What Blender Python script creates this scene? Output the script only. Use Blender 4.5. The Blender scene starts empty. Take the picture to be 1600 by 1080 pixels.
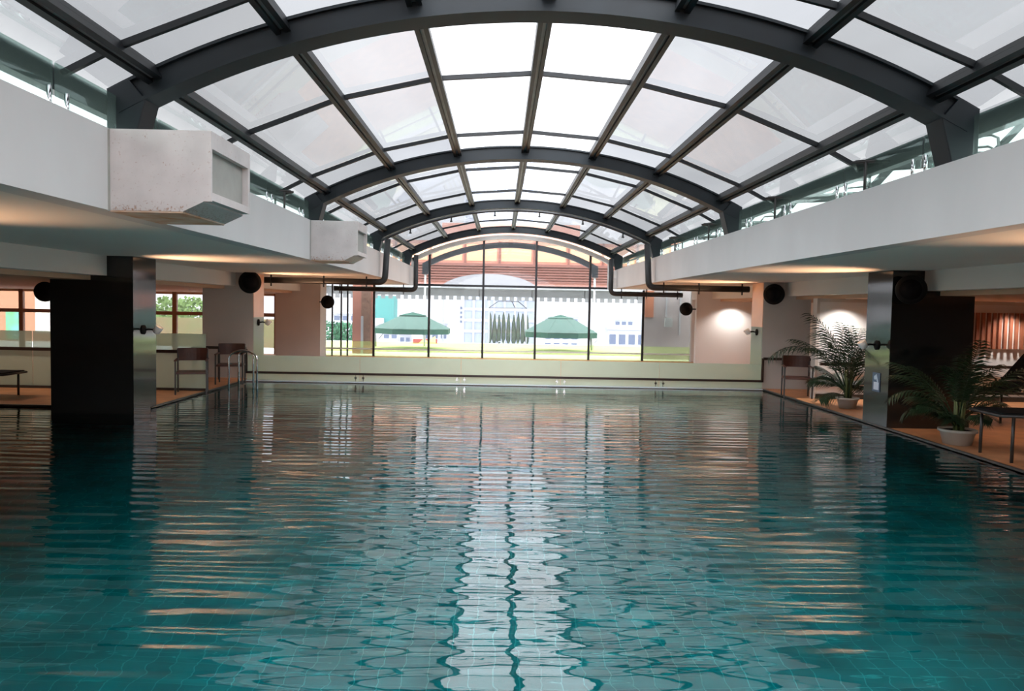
import bpy, bmesh, math, random
from mathutils import Vector, Matrix
random.seed(7)
H = 1.75                      # eye height above the water; all plan sizes below are in units of H
PI = math.pi
sc = bpy.context.scene
COL = sc.collection

# ------------------------------------------------------------------ camera
cam_d = bpy.data.cameras.new('camera'); cam = bpy.data.objects.new('camera', cam_d); COL.objects.link(cam)
cam_d.sensor_width = 36.0; cam_d.lens = 36.0*1200/1600
cam_d.clip_start = 0.05; cam_d.clip_end = 2000
CR = (Matrix.Rotation(math.radians(-0.86), 3, 'Z') @ Matrix.Rotation(math.radians(90-2.86), 3, 'X')
      @ Matrix.Rotation(math.radians(1.1), 3, 'Z'))
CP = Vector((0, 0, H))
cam.matrix_world = Matrix.Translation(CP) @ CR.to_4x4()
sc.camera = cam

# ------------------------------------------------------------------ sky (bright overcast) and exposure
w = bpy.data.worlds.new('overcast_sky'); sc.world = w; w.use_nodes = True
nt = w.node_tree; nt.nodes.clear()
wo = nt.nodes.new('ShaderNodeOutputWorld'); bg = nt.nodes.new('ShaderNodeBackground')
tc = nt.nodes.new('ShaderNodeTexCoord'); nz = nt.nodes.new('ShaderNodeTexNoise'); rp = nt.nodes.new('ShaderNodeValToRGB')
nz.inputs['Scale'].default_value = 2.5; nz.inputs['Detail'].default_value = 5
rp.color_ramp.elements[0].position = .3; rp.color_ramp.elements[0].color = (.86, .89, .95, 1)
rp.color_ramp.elements[1].position = .7; rp.color_ramp.elements[1].color = (1, 1, 1, 1)
nt.links.new(tc.outputs['Generated'], nz.inputs['Vector']); nt.links.new(nz.outputs['Fac'], rp.inputs['Fac'])
# overcast sky, glow added high and behind the viewer to light the interior
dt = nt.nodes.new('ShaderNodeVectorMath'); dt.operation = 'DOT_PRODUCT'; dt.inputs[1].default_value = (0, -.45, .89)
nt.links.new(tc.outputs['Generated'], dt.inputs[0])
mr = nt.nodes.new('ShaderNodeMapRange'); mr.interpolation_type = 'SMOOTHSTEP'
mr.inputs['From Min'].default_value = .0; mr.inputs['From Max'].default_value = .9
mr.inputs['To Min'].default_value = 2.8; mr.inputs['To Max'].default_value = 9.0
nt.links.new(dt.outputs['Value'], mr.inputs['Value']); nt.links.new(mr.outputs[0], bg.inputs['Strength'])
nt.links.new(rp.outputs['Color'], bg.inputs['Color'])
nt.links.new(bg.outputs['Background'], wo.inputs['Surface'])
sc.view_settings.view_transform = 'Standard'; sc.view_settings.look = 'None'
sc.view_settings.exposure = 0.35; sc.view_settings.gamma = 1.0; sc.view_settings.use_curve_mapping = False

# ------------------------------------------------------------------ helpers
def at(x, y, Y):
    """world point seen at photograph pixel (x, y) on the vertical plane at distance Y*H"""
    d = CR @ Vector(((x-800)/1200.0, -(y-540)/1200.0, -1))
    return CP + d*((Y*H)/d.y)

def mat(name, col, rough=.6, metal=0, noise=0, nscale=4, bump=0, spec=.5, emis=None, es=0, nstretch=None, col2=None):
    m = bpy.data.materials.new(name); m.use_nodes = True
    n = m.node_tree; b = n.nodes['Principled BSDF']
    b.inputs['Base Color'].default_value = (*col, 1); b.inputs['Roughness'].default_value = rough
    b.inputs['Metallic'].default_value = metal; b.inputs['Specular IOR Level'].default_value = spec
    if emis: b.inputs['Emission Color'].default_value = (*emis, 1); b.inputs['Emission Strength'].default_value = es
    if noise or bump or col2:
        t = n.nodes.new('ShaderNodeTexCoord'); mp = n.nodes.new('ShaderNodeMapping')
        if nstretch: mp.inputs['Scale'].default_value = nstretch
        z = n.nodes.new('ShaderNodeTexNoise'); z.inputs['Scale'].default_value = nscale; z.inputs['Detail'].default_value = 6
        n.links.new(t.outputs['Object'], mp.inputs['Vector']); n.links.new(mp.outputs['Vector'], z.inputs['Vector'])
        r = n.nodes.new('ShaderNodeValToRGB')
        c2 = col2 or tuple(max(0, c*(1-noise)) for c in col)
        r.color_ramp.elements[0].position = .32; r.color_ramp.elements[0].color = (*c2, 1)
        r.color_ramp.elements[1].position = .68; r.color_ramp.elements[1].color = (*col, 1)
        n.links.new(z.outputs['Fac'], r.inputs['Fac']); n.links.new(r.outputs['Color'], b.inputs['Base Color'])
        if bump:
            bp = n.nodes.new('ShaderNodeBump'); bp.inputs['Strength'].default_value = bump; bp.inputs['Distance'].default_value = .02
            n.links.new(z.outputs['Fac'], bp.inputs['Height']); n.links.new(bp.outputs['Normal'], b.inputs['Normal'])
    return m

def glass(name, tint, haze, hazecol, rough=.02, hscale=1.5, hvar=.25, gl=1.0):
    """thin sheet glass: tinted see-through + dusty or hazy film + fresnel reflection"""
    m = bpy.data.materials.new(name); m.use_nodes = True; n = m.node_tree; n.nodes.clear()
    o = n.nodes.new('ShaderNodeOutputMaterial')
    tr = n.nodes.new('ShaderNodeBsdfTransparent'); tr.inputs['Color'].default_value = (*tint, 1)
    df = n.nodes.new('ShaderNodeBsdfDiffuse'); df.inputs['Color'].default_value = (*hazecol, 1)
    tl = n.nodes.new('ShaderNodeBsdfTranslucent'); tl.inputs['Color'].default_value = (*hazecol, 1)
    m1 = n.nodes.new('ShaderNodeMixShader'); m1.inputs['Fac'].default_value = .6
    n.links.new(df.outputs[0], m1.inputs[1]); n.links.new(tl.outputs[0], m1.inputs[2])
    t = n.nodes.new('ShaderNodeTexCoord'); mp = n.nodes.new('ShaderNodeMapping'); mp.inputs['Scale'].default_value = (1, .35, 1)
    mp.inputs['Rotation'].default_value = (0, 0, .5)
    z = n.nodes.new('ShaderNodeTexNoise'); z.inputs['Scale'].default_value = hscale; z.inputs['Detail'].default_value = 4
    z.inputs['Distortion'].default_value = .6
    n.links.new(t.outputs['Object'], mp.inputs['Vector']); n.links.new(mp.outputs['Vector'], z.inputs['Vector'])
    mr = n.nodes.new('ShaderNodeMapRange'); mr.inputs['From Min'].default_value = .3; mr.inputs['From Max'].default_value = .7
    mr.inputs['To Min'].default_value = max(0, haze-hvar*haze); mr.inputs['To Max'].default_value = min(1, haze+hvar*haze)
    n.links.new(z.outputs['Fac'], mr.inputs['Value'])
    m2 = n.nodes.new('ShaderNodeMixShader'); n.links.new(mr.outputs[0], m2.inputs['Fac'])
    n.links.new(tr.outputs[0], m2.inputs[1]); n.links.new(m1.outputs[0], m2.inputs[2])
    g = n.nodes.new('ShaderNodeBsdfGlossy'); g.inputs['Roughness'].default_value = rough
    f = n.nodes.new('ShaderNodeFresnel'); f.inputs['IOR'].default_value = 1.45
    fm = n.nodes.new('ShaderNodeMath'); fm.operation = 'MULTIPLY'; fm.inputs[1].default_value = gl
    n.links.new(f.outputs[0], fm.inputs[0])
    m3 = n.nodes.new('ShaderNodeMixShader'); n.links.new(fm.outputs[0], m3.inputs['Fac'])
    n.links.new(m2.outputs[0], m3.inputs[1]); n.links.new(g.outputs[0], m3.inputs[2])
    n.links.new(m3.outputs[0], o.inputs['Surface'])
    return m

class MB:
    def __init__(s): s.bm = bmesh.new()
    def poly_prism(s, pts, axis, a, b):
        """extrude 2-D polygon along axis; pts are the two other coordinates in order"""
        def mk(p, q):
            if axis == 'x': return (q, p[0], p[1])
            if axis == 'y': return (p[0], q, p[1])
            return (p[0], p[1], q)
        A = [s.bm.verts.new(mk(p, a)) for p in pts]; B = [s.bm.verts.new(mk(p, b)) for p in pts]
        n = len(pts)
        s.bm.faces.new(A); s.bm.faces.new(B[::-1])
        for i in range(n): s.bm.faces.new((A[i], B[i], B[(i+1) % n], A[(i+1) % n]))
        return s
    def box(s, x0, x1, y0, y1, z0, z1):
        return s.poly_prism([(x0, y0), (x1, y0), (x1, y1), (x0, y1)], 'z', z0, z1)
    def obox(s, c, ax, ay, az):
        """oriented box, centre c, half-axis vectors"""
        c = Vector(c); v = []
        for k in (-1, 1):
            for i, j in ((-1, -1), (1, -1), (1, 1), (-1, 1)):
                v.append(s.bm.verts.new(c + i*ax + j*ay + k*az))
        for f in ((0, 3, 2, 1), (4, 5, 6, 7), (0, 1, 5, 4), (1, 2, 6, 5), (2, 3, 7, 6), (3, 0, 4, 7)):
            s.bm.faces.new([v[i] for i in f])
        return s
    def bar(s, a, b, w, h=None, up=(0, 0, 1)):
        a = Vector(a); b = Vector(b); d = b-a; h = h or w
        if abs(d.normalized().dot(Vector(up))) > .98: up = (0, 1, 0)
        sx = d.cross(Vector(up)).normalized(); sz = sx.cross(d).normalized()
        return s.obox((a+b)/2, sx*(w/2), d/2, sz*(h/2))
    def tube(s, pts, r, n=10, closed=False):
        pts = [Vector(p) for p in pts]; rings = []
        rs = r if isinstance(r, (list, tuple)) else [r]*len(pts)
        prev = None
        for i, p in enumerate(pts):
            if closed: d = pts[(i+1) % len(pts)]-pts[i-1]
            else: d = (pts[min(i+1, len(pts)-1)]-pts[max(i-1, 0)])
            d.normalize()
            if prev is None:
                u = d.orthogonal().normalized()
            else:
                u = (prev - d*prev.dot(d)).normalized()
            prev = u; v = d.cross(u)
            rings.append([s.bm.verts.new(p + (u*math.cos(2*PI*k/n)+v*math.sin(2*PI*k/n))*rs[i]) for k in range(n)])
        m = len(rings)
        for i in range(m if closed else m-1):
            A, B = rings[i], rings[(i+1) % m]
            for k in range(n): s.bm.faces.new((A[k], A[(k+1) % n], B[(k+1) % n], B[k]))
        if not closed: s.bm.faces.new(rings[0][::-1]); s.bm.faces.new(rings[-1])
        return s
    def lathe(s, prof, c=(0, 0, 0), n=28, axis='z'):
        c = Vector(c); rings = []
        for r, h in prof:
            ring = []
            for k in range(n):
                a = 2*PI*k/n
                p = {'z': (r*math.cos(a), r*math.sin(a), h), 'y': (r*math.cos(a), h, r*math.sin(a)), 'x': (h, r*math.cos(a), r*math.sin(a))}[axis]
                ring.append(s.bm.verts.new(c+Vector(p)))
            rings.append(ring)
        for A, B in zip(rings, rings[1:]):
            for k in range(n): s.bm.faces.new((A[k], A[(k+1) % n], B[(k+1) % n], B[k]))
        s.bm.faces.new(rings[0][::-1]); s.bm.faces.new(rings[-1])
        return s
    def quad(s, *p):
        s.bm.faces.new([s.bm.verts.new(q) for q in p]); return s
    def build(s, name, m, parent=None, smooth=False, bevel=0, rec=True):
        me = bpy.data.meshes.new(name)
        if rec: bmesh.ops.recalc_face_normals(s.bm, faces=s.bm.faces)
        s.bm.to_mesh(me); s.bm.free(); me.materials.append(m)
        o = bpy.data.objects.new(name, me); COL.objects.link(o)
        if smooth:
            for p in me.polygons: p.use_smooth = True
        if bevel:
            bv = o.modifiers.new('bevel', 'BEVEL'); bv.width = bevel; bv.segments = 2; bv.limit_method = 'ANGLE'
        if parent: o.parent = parent
        return o

def tag(o, label=None, cat=None, group=None, kind=None):
    if label: o['label'] = label
    if cat: o['category'] = cat
    if group: o['group'] = group
    if kind: o['kind'] = kind
    return o
def thing(name, label, cat, loc=(0, 0, 0), rz=0, group=None, kind=None):
    o = bpy.data.objects.new(name, None); COL.objects.link(o); o.location = loc; o.rotation_euler = (0, 0, rz)
    o.empty_display_size = .2
    return tag(o, label, cat, group, kind)
def dup(root, loc, rz, label=None, scale=None):
    def cp(o, parent=None):
        c = o.copy(); COL.objects.link(c); c.parent = parent
        for ch in list(o.children): cp(ch, c)
        return c
    r = cp(root); r.location = loc; r.rotation_euler = (0, 0, rz)
    if scale: r.scale = (scale,)*3
    if label: r['label'] = label
    return r
def arc(c, r, a0, a1, n, ax=0, az=2, fixed=0):
    out = []
    for i in range(n+1):
        a = a0+(a1-a0)*i/n; p = [0, 0, 0]; p[1] = fixed
        p[ax] = c[0]+r*math.cos(a); p[az] = c[1]+r*math.sin(a); out.append(tuple(p))
    return out

# ------------------------------------------------------------------ materials
M = {}
M['plaster'] = mat('weathered_white_plaster', (.62, .61, .60), .8, noise=.10, nscale=1.2, bump=.15, nstretch=(1, .7, .4))
M['ceiling'] = mat('painted_ceiling', (.76, .74, .69), .75, noise=.05, nscale=.6)
M['tan'] = mat('tan_soffit', (.60, .38, .24), .7, noise=.06)
M['beige'] = mat('beige_column_paint', (.60, .55, .51), .6, noise=.05, nscale=2)
M['white_wall'] = mat('white_wall_paint', (.72, .70, .69), .7, noise=.04, nscale=1)
M['orange_lit'] = mat('orange_lit_column_side', (.78, .50, .34), .35, noise=.08)  # orange lamp light on the pillar sides, put into the colour
M['granite'] = mat('polished_black_granite', (.018, .019, .018), .09, noise=.5, nscale=90, spec=.7)
M['arch'] = mat('blue_grey_painted_steel', (.007, .012, .016), .5, noise=.35, nscale=3, bump=.1, spec=.3)
M['purlin'] = mat('dark_steel', (.007, .009, .011), .45, noise=.2, nscale=8, spec=.3)
M['channel'] = mat('light_grey_channel', (.20, .23, .245), .4, metal=.2, noise=.35, nscale=5)  # channel web in a lighter grey than the flanges
M['duct'] = mat('stained_sheet_metal', (.58, .54, .525), .45, noise=.2, nscale=3.5, bump=.05, metal=.1)
def stain(m):
    n = m.node_tree; b = n.nodes['Principled BSDF']; src = b.inputs['Base Color'].links[0].from_socket
    t = n.nodes.new('ShaderNodeTexCoord'); sx = n.nodes.new('ShaderNodeSeparateXYZ'); n.links.new(t.outputs['Object'], sx.inputs[0])
    g = n.nodes.new('ShaderNodeMapRange'); g.inputs['From Min'].default_value = 0; g.inputs['From Max'].default_value = .09
    g.inputs['To Min'].default_value = .16; g.inputs['To Max'].default_value = 0; n.links.new(sx.outputs['Z'], g.inputs['Value'])
    z = n.nodes.new('ShaderNodeTexNoise'); z.inputs['Scale'].default_value = 55; z.inputs['Detail'].default_value = 8; n.links.new(t.outputs['Object'], z.inputs['Vector'])
    a = n.nodes.new('ShaderNodeMath'); a.operation = 'ADD'; n.links.new(z.outputs['Fac'], a.inputs[0]); n.links.new(g.outputs[0], a.inputs[1])
    r_ = n.nodes.new('ShaderNodeMapRange'); r_.inputs['From Min'].default_value = .64; r_.inputs['From Max'].default_value = .80; n.links.new(a.outputs[0], r_.inputs['Value'])
    mx = n.nodes.new('ShaderNodeMix'); mx.data_type = 'RGBA'; n.links.new(r_.outputs[0], mx.inputs[0]); n.links.new(src, mx.inputs[6])
    mx.inputs[7].default_value = (.30, .17, .11, 1); n.links.new(mx.outputs[2], b.inputs['Base Color'])
stain(M['duct'])
M['duct_rust'] = mat('rusty_duct_seam', (.50, .27, .14), .7, col2=(.62, .55, .48), nscale=5)
M['duct_grille'] = mat('grey_duct_recess', (.33, .33, .30), .6, noise=.2, nscale=4)
M['black'] = mat('black_plastic', (.006, .006, .006), .7, spec=.2)
M['pipe'] = mat('black_insulated_pipe', (.016, .017, .018), .5, noise=.3, nscale=12)
M['steel'] = mat('polished_stainless', (.75, .76, .77), .12, metal=1)
M['rail'] = mat('dark_brown_rail', (.035, .018, .014), .35)
M['deck'] = mat('terracotta_deck', (.60, .27, .12), .45, noise=.3, nscale=3)
M['coping'] = mat('dark_stone_coping', (.05, .045, .04), .3, noise=.3, nscale=20)
M['concrete'] = mat('concrete', (.45, .44, .42), .85, noise=.15)
M['brown_frame'] = mat('brown_window_frame', (.30, .15, .09), .5)
M['black_frame'] = mat('black_window_frame', (.012, .014, .018), .4)
M['pale_trim'] = mat('pale_grey_trim', (.60, .63, .63), .5)
M['wood_red'] = mat('red_brown_slats', (.32, .11, .06), .5, noise=.2, nscale=10)
M['chair_metal'] = mat('dark_chair_metal', (.03, .028, .026), .35)
M['chair_wood'] = mat('brown_chair_wood', (.085, .026, .015), .4, noise=.3, nscale=8)
M['mesh_black'] = mat('black_sling_fabric', (.008, .008, .009), .85, spec=.15)
M['leaf'] = mat('palm_leaf', (.016, .045, .014), .5, noise=.5, nscale=12)
M['stem'] = mat('palm_stem', (.13, .16, .05), .5, noise=.3, nscale=10)
M['pot'] = mat('off_white_ceramic', (.52, .49, .43), .45, noise=.12)
M['soil'] = mat('potting_soil', (.04, .028, .018), .95, noise=.4, nscale=30)
M['frost'] = glass('frosted_green_glass', (.90, .95, .88), .62, (.80, .95, .84), rough=.25, hscale=.8, hvar=.06, gl=.6)
M['balc_glass'] = glass('green_balustrade_glass', (.74, .85, .82), .05, (.5, .62, .58), gl=.35)
M['pane'] = glass('curtain_wall_glass', (.62, .63, .645), .02, (.95, .95, .97), gl=.5)  # slight white haze put in to wash out the view outside
M['film'] = glass('lime_window_film', (.62, .68, .53), .14, (.62, .74, .45), gl=.2)
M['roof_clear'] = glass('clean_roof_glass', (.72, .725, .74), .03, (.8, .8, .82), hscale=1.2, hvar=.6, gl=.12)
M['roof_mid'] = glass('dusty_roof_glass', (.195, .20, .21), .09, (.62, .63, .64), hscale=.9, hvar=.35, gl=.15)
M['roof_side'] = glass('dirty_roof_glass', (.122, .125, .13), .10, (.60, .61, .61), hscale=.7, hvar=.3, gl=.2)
M['lamp_white'] = mat('white_lamp_head', (.8, .78, .75), .3)
M['lamp_glow'] = mat('lit_bulb', (1, .8, .6), .4, emis=(1, .62, .36), es=18)
M['down_glow'] = mat('lit_downlight', (1, .95, .9), .4, emis=(1, .93, .85), es=14)

# mosaic pool tiles (grout grid drawn wavy to imitate refraction through the ripples)
def tile_mat():
    m = bpy.data.materials.new('turquoise_pool_mosaic'); m.use_nodes = True; n = m.node_tree; b = n.nodes['Principled BSDF']
    t = n.nodes.new('ShaderNodeTexCoord'); z = n.nodes.new('ShaderNodeTexNoise'); z.inputs['Scale'].default_value = 3.2; z.inputs['Detail'].default_value = 2
    n.links.new(t.outputs['Object'], z.inputs['Vector'])
    sub = n.nodes.new('ShaderNodeVectorMath'); sub.operation = 'SUBTRACT'; sub.inputs[1].default_value = (.5, .5, .5)
    scl = n.nodes.new('ShaderNodeVectorMath'); scl.operation = 'SCALE'; scl.inputs['Scale'].default_value = .10
    add = n.nodes.new('ShaderNodeVectorMath'); add.operation = 'ADD'
    n.links.new(z.outputs['Color'], sub.inputs[0]); n.links.new(sub.outputs[0], scl.inputs[0])
    n.links.new(t.outputs['Object'], add.inputs[0]); n.links.new(scl.outputs[0], add.inputs[1])
    br = n.nodes.new('ShaderNodeTexBrick'); br.offset = 0; br.inputs['Scale'].default_value = 1
    br.inputs['Brick Width'].default_value = .145; br.inputs['Row Height'].default_value = .145; br.inputs['Mortar Size'].default_value = .005
    br.inputs['Mortar Smooth'].default_value = .6
    br.inputs['Color1'].default_value = (.006, .27, .27, 1); br.inputs['Color2'].default_value = (.004, .20, .21, 1)
    br.inputs['Mortar'].default_value = (.06, .42, .41, 1)
    n.links.new(add.outputs[0], br.inputs['Vector'])
    z2 = n.nodes.new('ShaderNodeTexNoise'); z2.inputs['Scale'].default_value = 1.6; z2.inputs['Detail'].default_value = 6
    n.links.new(t.outputs['Object'], z2.inputs['Vector'])
    mr = n.nodes.new('ShaderNodeMapRange'); mr.inputs['From Min'].default_value = .3; mr.inputs['From Max'].default_value = .7
    mr.inputs['To Min'].default_value = .8; mr.inputs['To Max'].default_value = 1.9
    n.links.new(z2.outputs['Fac'], mr.inputs['Value'])
    mx = n.nodes.new('ShaderNodeVectorMath'); mx.operation = 'SCALE'
    n.links.new(br.outputs['Color'], mx.inputs[0]); n.links.new(mr.outputs[0], mx.inputs['Scale'])
    n.links.new(mx.outputs[0], b.inputs['Base Color']); b.inputs['Roughness'].default_value = .4
    return m
M['tile'] = tile_mat()

def water_mat():
    m = bpy.data.materials.new('rippled_pool_water'); m.use_nodes = True; n = m.node_tree; n.nodes.clear()
    o = n.nodes.new('ShaderNodeOutputMaterial')
    t = n.nodes.new('ShaderNodeTexCoord')
    hs = []
    for sc_, stretch, amp, det, rot in ((1.5, (.33, 1.7, 1), .017, 1.6, .08), (5.5, (.5, 1.4, 1), .0022, 2.0, -.15)):
        mp = n.nodes.new('ShaderNodeMapping'); mp.inputs['Scale'].default_value = stretch; mp.inputs['Rotation'].default_value = (0, 0, rot)
        z = n.nodes.new('ShaderNodeTexNoise'); z.inputs['Scale'].default_value = sc_; z.inputs['Detail'].default_value = det
        z.inputs['Distortion'].default_value = .35
        n.links.new(t.outputs['Object'], mp.inputs['Vector']); n.links.new(mp.outputs['Vector'], z.inputs['Vector'])
        q = n.nodes.new('ShaderNodeMath'); q.operation = 'MULTIPLY'; q.inputs[1].default_value = amp
        n.links.new(z.outputs['Fac'], q.inputs[0]); hs.append(q)
    wv = n.nodes.new('ShaderNodeTexWave'); wv.wave_type = 'BANDS'; wv.bands_direction = 'Y'; wv.inputs['Scale'].default_value = 1.35
    wv.inputs['Distortion'].default_value = 5; wv.inputs['Detail'].default_value = 2; wv.inputs['Detail Scale'].default_value = .7
    mp = n.nodes.new('ShaderNodeMapping'); mp.inputs['Scale'].default_value = (.35, 1, 1); n.links.new(t.outputs['Object'], mp.inputs['Vector'])
    n.links.new(mp.outputs['Vector'], wv.inputs['Vector'])
    wq = n.nodes.new('ShaderNodeMath'); wq.operation = 'MULTIPLY'; wq.inputs[1].default_value = .0038; n.links.new(wv.outputs['Fac'], wq.inputs[0])
    wa = n.nodes.new('ShaderNodeMath'); wa.operation = 'ADD'; n.links.new(wq.outputs[0], wa.inputs[0]); n.links.new(hs[0].outputs[0], wa.inputs[1]); hs[0] = wa
    ad = n.nodes.new('ShaderNodeMath'); ad.operation = 'ADD'
    n.links.new(hs[0].outputs[0], ad.inputs[0]); n.links.new(hs[1].outputs[0], ad.inputs[1])
    sp = n.nodes.new('ShaderNodeSeparateXYZ'); n.links.new(t.outputs['Object'], sp.inputs[0])
    cr = n.nodes.new('ShaderNodeMapRange'); cr.inputs['From Min'].default_value = 4; cr.inputs['From Max'].default_value = 16
    cr.inputs['To Min'].default_value = 1.0; cr.inputs['To Max'].default_value = .32; n.links.new(sp.outputs['Y'], cr.inputs['Value'])
    cm = n.nodes.new('ShaderNodeMath'); cm.operation = 'MULTIPLY'; n.links.new(ad.outputs[0], cm.inputs[0]); n.links.new(cr.outputs[0], cm.inputs[1])
    bp = n.nodes.new('ShaderNodeBump'); bp.inputs['Strength'].default_value = 1; bp.inputs['Distance'].default_value = 1
    n.links.new(cm.outputs[0], bp.inputs['Height'])
    f = n.nodes.new('ShaderNodeFresnel'); f.inputs['IOR'].default_value = 1.75
    tr = n.nodes.new('ShaderNodeBsdfRefraction'); tr.inputs['Color'].default_value = (.97, 1, 1, 1); tr.inputs['IOR'].default_value = 1.33
    tr.inputs['Roughness'].default_value = 0; n.links.new(bp.outputs[0], tr.inputs['Normal'])
    g = n.nodes.new('ShaderNodeBsdfGlossy'); g.inputs['Roughness'].default_value = .02; g.inputs['Color'].default_value = (1, 1, 1, 1)
    n.links.new(bp.outputs[0], f.inputs['Normal']); n.links.new(bp.outputs[0], g.inputs['Normal'])
    mx = n.nodes.new('ShaderNodeMixShader'); n.links.new(f.outputs[0], mx.inputs['Fac'])
    n.links.new(tr.outputs[0], mx.inputs[1]); n.links.new(g.outputs[0], mx.inputs[2]); n.links.new(mx.outputs[0], o.inputs['Surface'])
    va = n.nodes.new('ShaderNodeVolumeAbsorption'); va.inputs['Color'].default_value = (0, .80, .82, 1); va.inputs['Density'].default_value = 1.05
    n.links.new(va.outputs[0], o.inputs['Volume'])
    return m
M['water'] = water_mat()

# ------------------------------------------------------------------ plan (metres)
def u(v): return v*H
FL, FR = u(-1.70), u(2.14)             # balcony faces
PL, PR = u(-3.26), u(3.41)             # inner faces of the pillars / pool sides
CZ = u(1.385); TOPZ = u(1.735); BZ = u(1.21)   # ceiling, balcony top, beam underside
YE = u(14.9); YP = u(9.85); Y0 = -u(4)
YG = u(8.6); YR = u(8.9)
XL, XR = u(-11), u(9)
CW = u(.73)                            # pillar width
WZ = -.03                              # water level

# ------------------------------------------------------------------ floor and pool
fl = MB()
PX1 = u(-6.3); PY0 = 1.0; PY1 = u(7.19)
D = -.25
fl.box(XL, XR, Y0, PY0, D, 0)                      # behind the camera
fl.box(PR, XR, PY0, YP, D, 0)                      # right deck
fl.box(XL, PX1, PY0, PY1, D, 0)                    # far left strip
fl.box(XL, PL, PY1, YP, D, 0)                      # left deck beyond the bay
fl.box(XL, XR, YP, YE+.2, D, 0)
tag(fl.build('floor', M['deck']), 'terracotta coloured deck floor around the pool', 'floor', kind='structure')
# pool shell: bottom and sides
pool = thing('swimming_pool', 'large indoor swimming pool lined with turquoise mosaic tiles', 'pool', (0, 6, 0))
def local(o, parent): o.parent = parent; o.matrix_parent_inverse = Matrix.Translation(-parent.location); return o
b = MB(); b.poly_prism([(PY0-.03, -1.25), (6.0, -1.25), (YP+.03, -2.7), (YP+.03, -3.05), (PY0-.03, -3.05)], 'x', PX1-.03, PR+.03)
local(b.build('pool_bottom', M['tile']), pool)
b = MB(); t_ = .06
b.box(PX1, PR, PY0-t_, PY0, -3.0, -.02); b.box(PR, PR+t_, PY0, YP, -3.0, -.02); b.box(PX1-t_, PX1, PY0, PY1, -3.0, -.02)
b.box(PX1, PL, PY1, PY1+t_, -3.0, -.02); b.box(PL-t_, PL, PY1, YP, -3.0, -.02); b.box(PL, PR, YP, YP+t_, -3.0, -.02)
local(b.build('pool_side', M['tile']), pool)
e = .03; zt = .008
local(MB().box(PR-.01, PR+e, PY0, YP, -.02, zt).build('coping', M['coping']), pool)
local(MB().box(PX1, PL, PY1-.01, PY1+e, -.02, zt).build('coping', M['coping']), pool)
local(MB().box(PL-e, PL+.01, PY1+e, YP, -.02, zt).build('coping', M['coping']), pool)
local(MB().box(PL+.01, PR-.01, YP-.005, YP+.09, -.02, .006).build('end_coping', M['pale_trim']), pool)
b = MB()
q_ = .02; b.poly_prism([(PX1-q_, PY0-q_), (PR+q_, PY0-q_), (PR+q_, YP+q_), (PL-q_, YP+q_), (PL-q_, PY1+q_), (PX1-q_, PY1+q_)], 'z', -3.03, WZ)
wt = b.build('pool_water', M['water']); tag(wt, 'rippled turquoise pool water reflecting the glass roof', 'water', kind='stuff')

# ------------------------------------------------------------------ shell: balconies, ceilings, beams, walls
def struct(mb, name, m, label, cat): return tag(mb.build(name, m), label, cat, kind='structure')
struct(MB().box(FL-.22, FL, Y0, YE, CZ, TOPZ), 'wall_balcony_left', M['plaster'], 'weathered white balcony face along the left side of the atrium', 'wall')
struct(MB().box(FR, FR+.22, Y0, YE, CZ, TOPZ), 'wall_balcony_right', M['plaster'], 'weathered white balcony face along the right side of the atrium', 'wall')
BL, BR = u(-3.49), u(3.69)
b = MB(); b.box(BL, FL-.22, Y0, YE, CZ, CZ+.12); b.box(FR+.22, BR, Y0, YE, CZ, CZ+.12)
struct(b, 'ceiling', M['ceiling'], 'grey green ceiling under the balconies beside the pool', 'ceiling')
b = MB(); b.box(XL, BL, Y0, YE+.2, BZ, TOPZ-.1)
struct(b, 'trim_beam_left', M['ceiling'], 'deep painted beam over the left pillars', 'beam')
b = MB(); b.box(BR, XR, Y0, YE+.2, BZ, TOPZ-.1)
struct(b, 'trim_beam_right', M['ceiling'], 'deep painted beam over the right pillars', 'beam')
b = MB(); b.box(XL, BL-.25, Y0, YE, BZ-.07, BZ); b.box(BR+.25, XR, Y0, YE, BZ-.07, BZ)
struct(b, 'ceiling_soffit', M['tan'], 'tan soffit above the side decks', 'ceiling')
b = MB(); b.box(XL, FL-.22, Y0, YE+.2, TOPZ-.1, TOPZ-.02); b.box(FR+.22, XR, Y0, YE+.2, TOPZ-.1, TOPZ-.02)
struct(b, 'floor_balcony', M['concrete'], 'pale concrete floor of the upper roof terrace', 'floor')
struct(MB().box(XL-.2, XL, Y0, YE+.2, D, TOPZ), 'wall_left', M['white_wall'], 'plain white outer wall beyond the left deck', 'wall')
b = MB(); b.box(XR, XR+.2, Y0, YR, D, TOPZ)
struct(b, 'wall_right', M['white_wall'], 'plain white outer wall beyond the right deck', 'wall')
struct(MB().box(XL, XR, Y0-.2, Y0, D, TOPZ), 'wall_back', M['white_wall'], 'plain white wall behind the near deck', 'wall')
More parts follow.
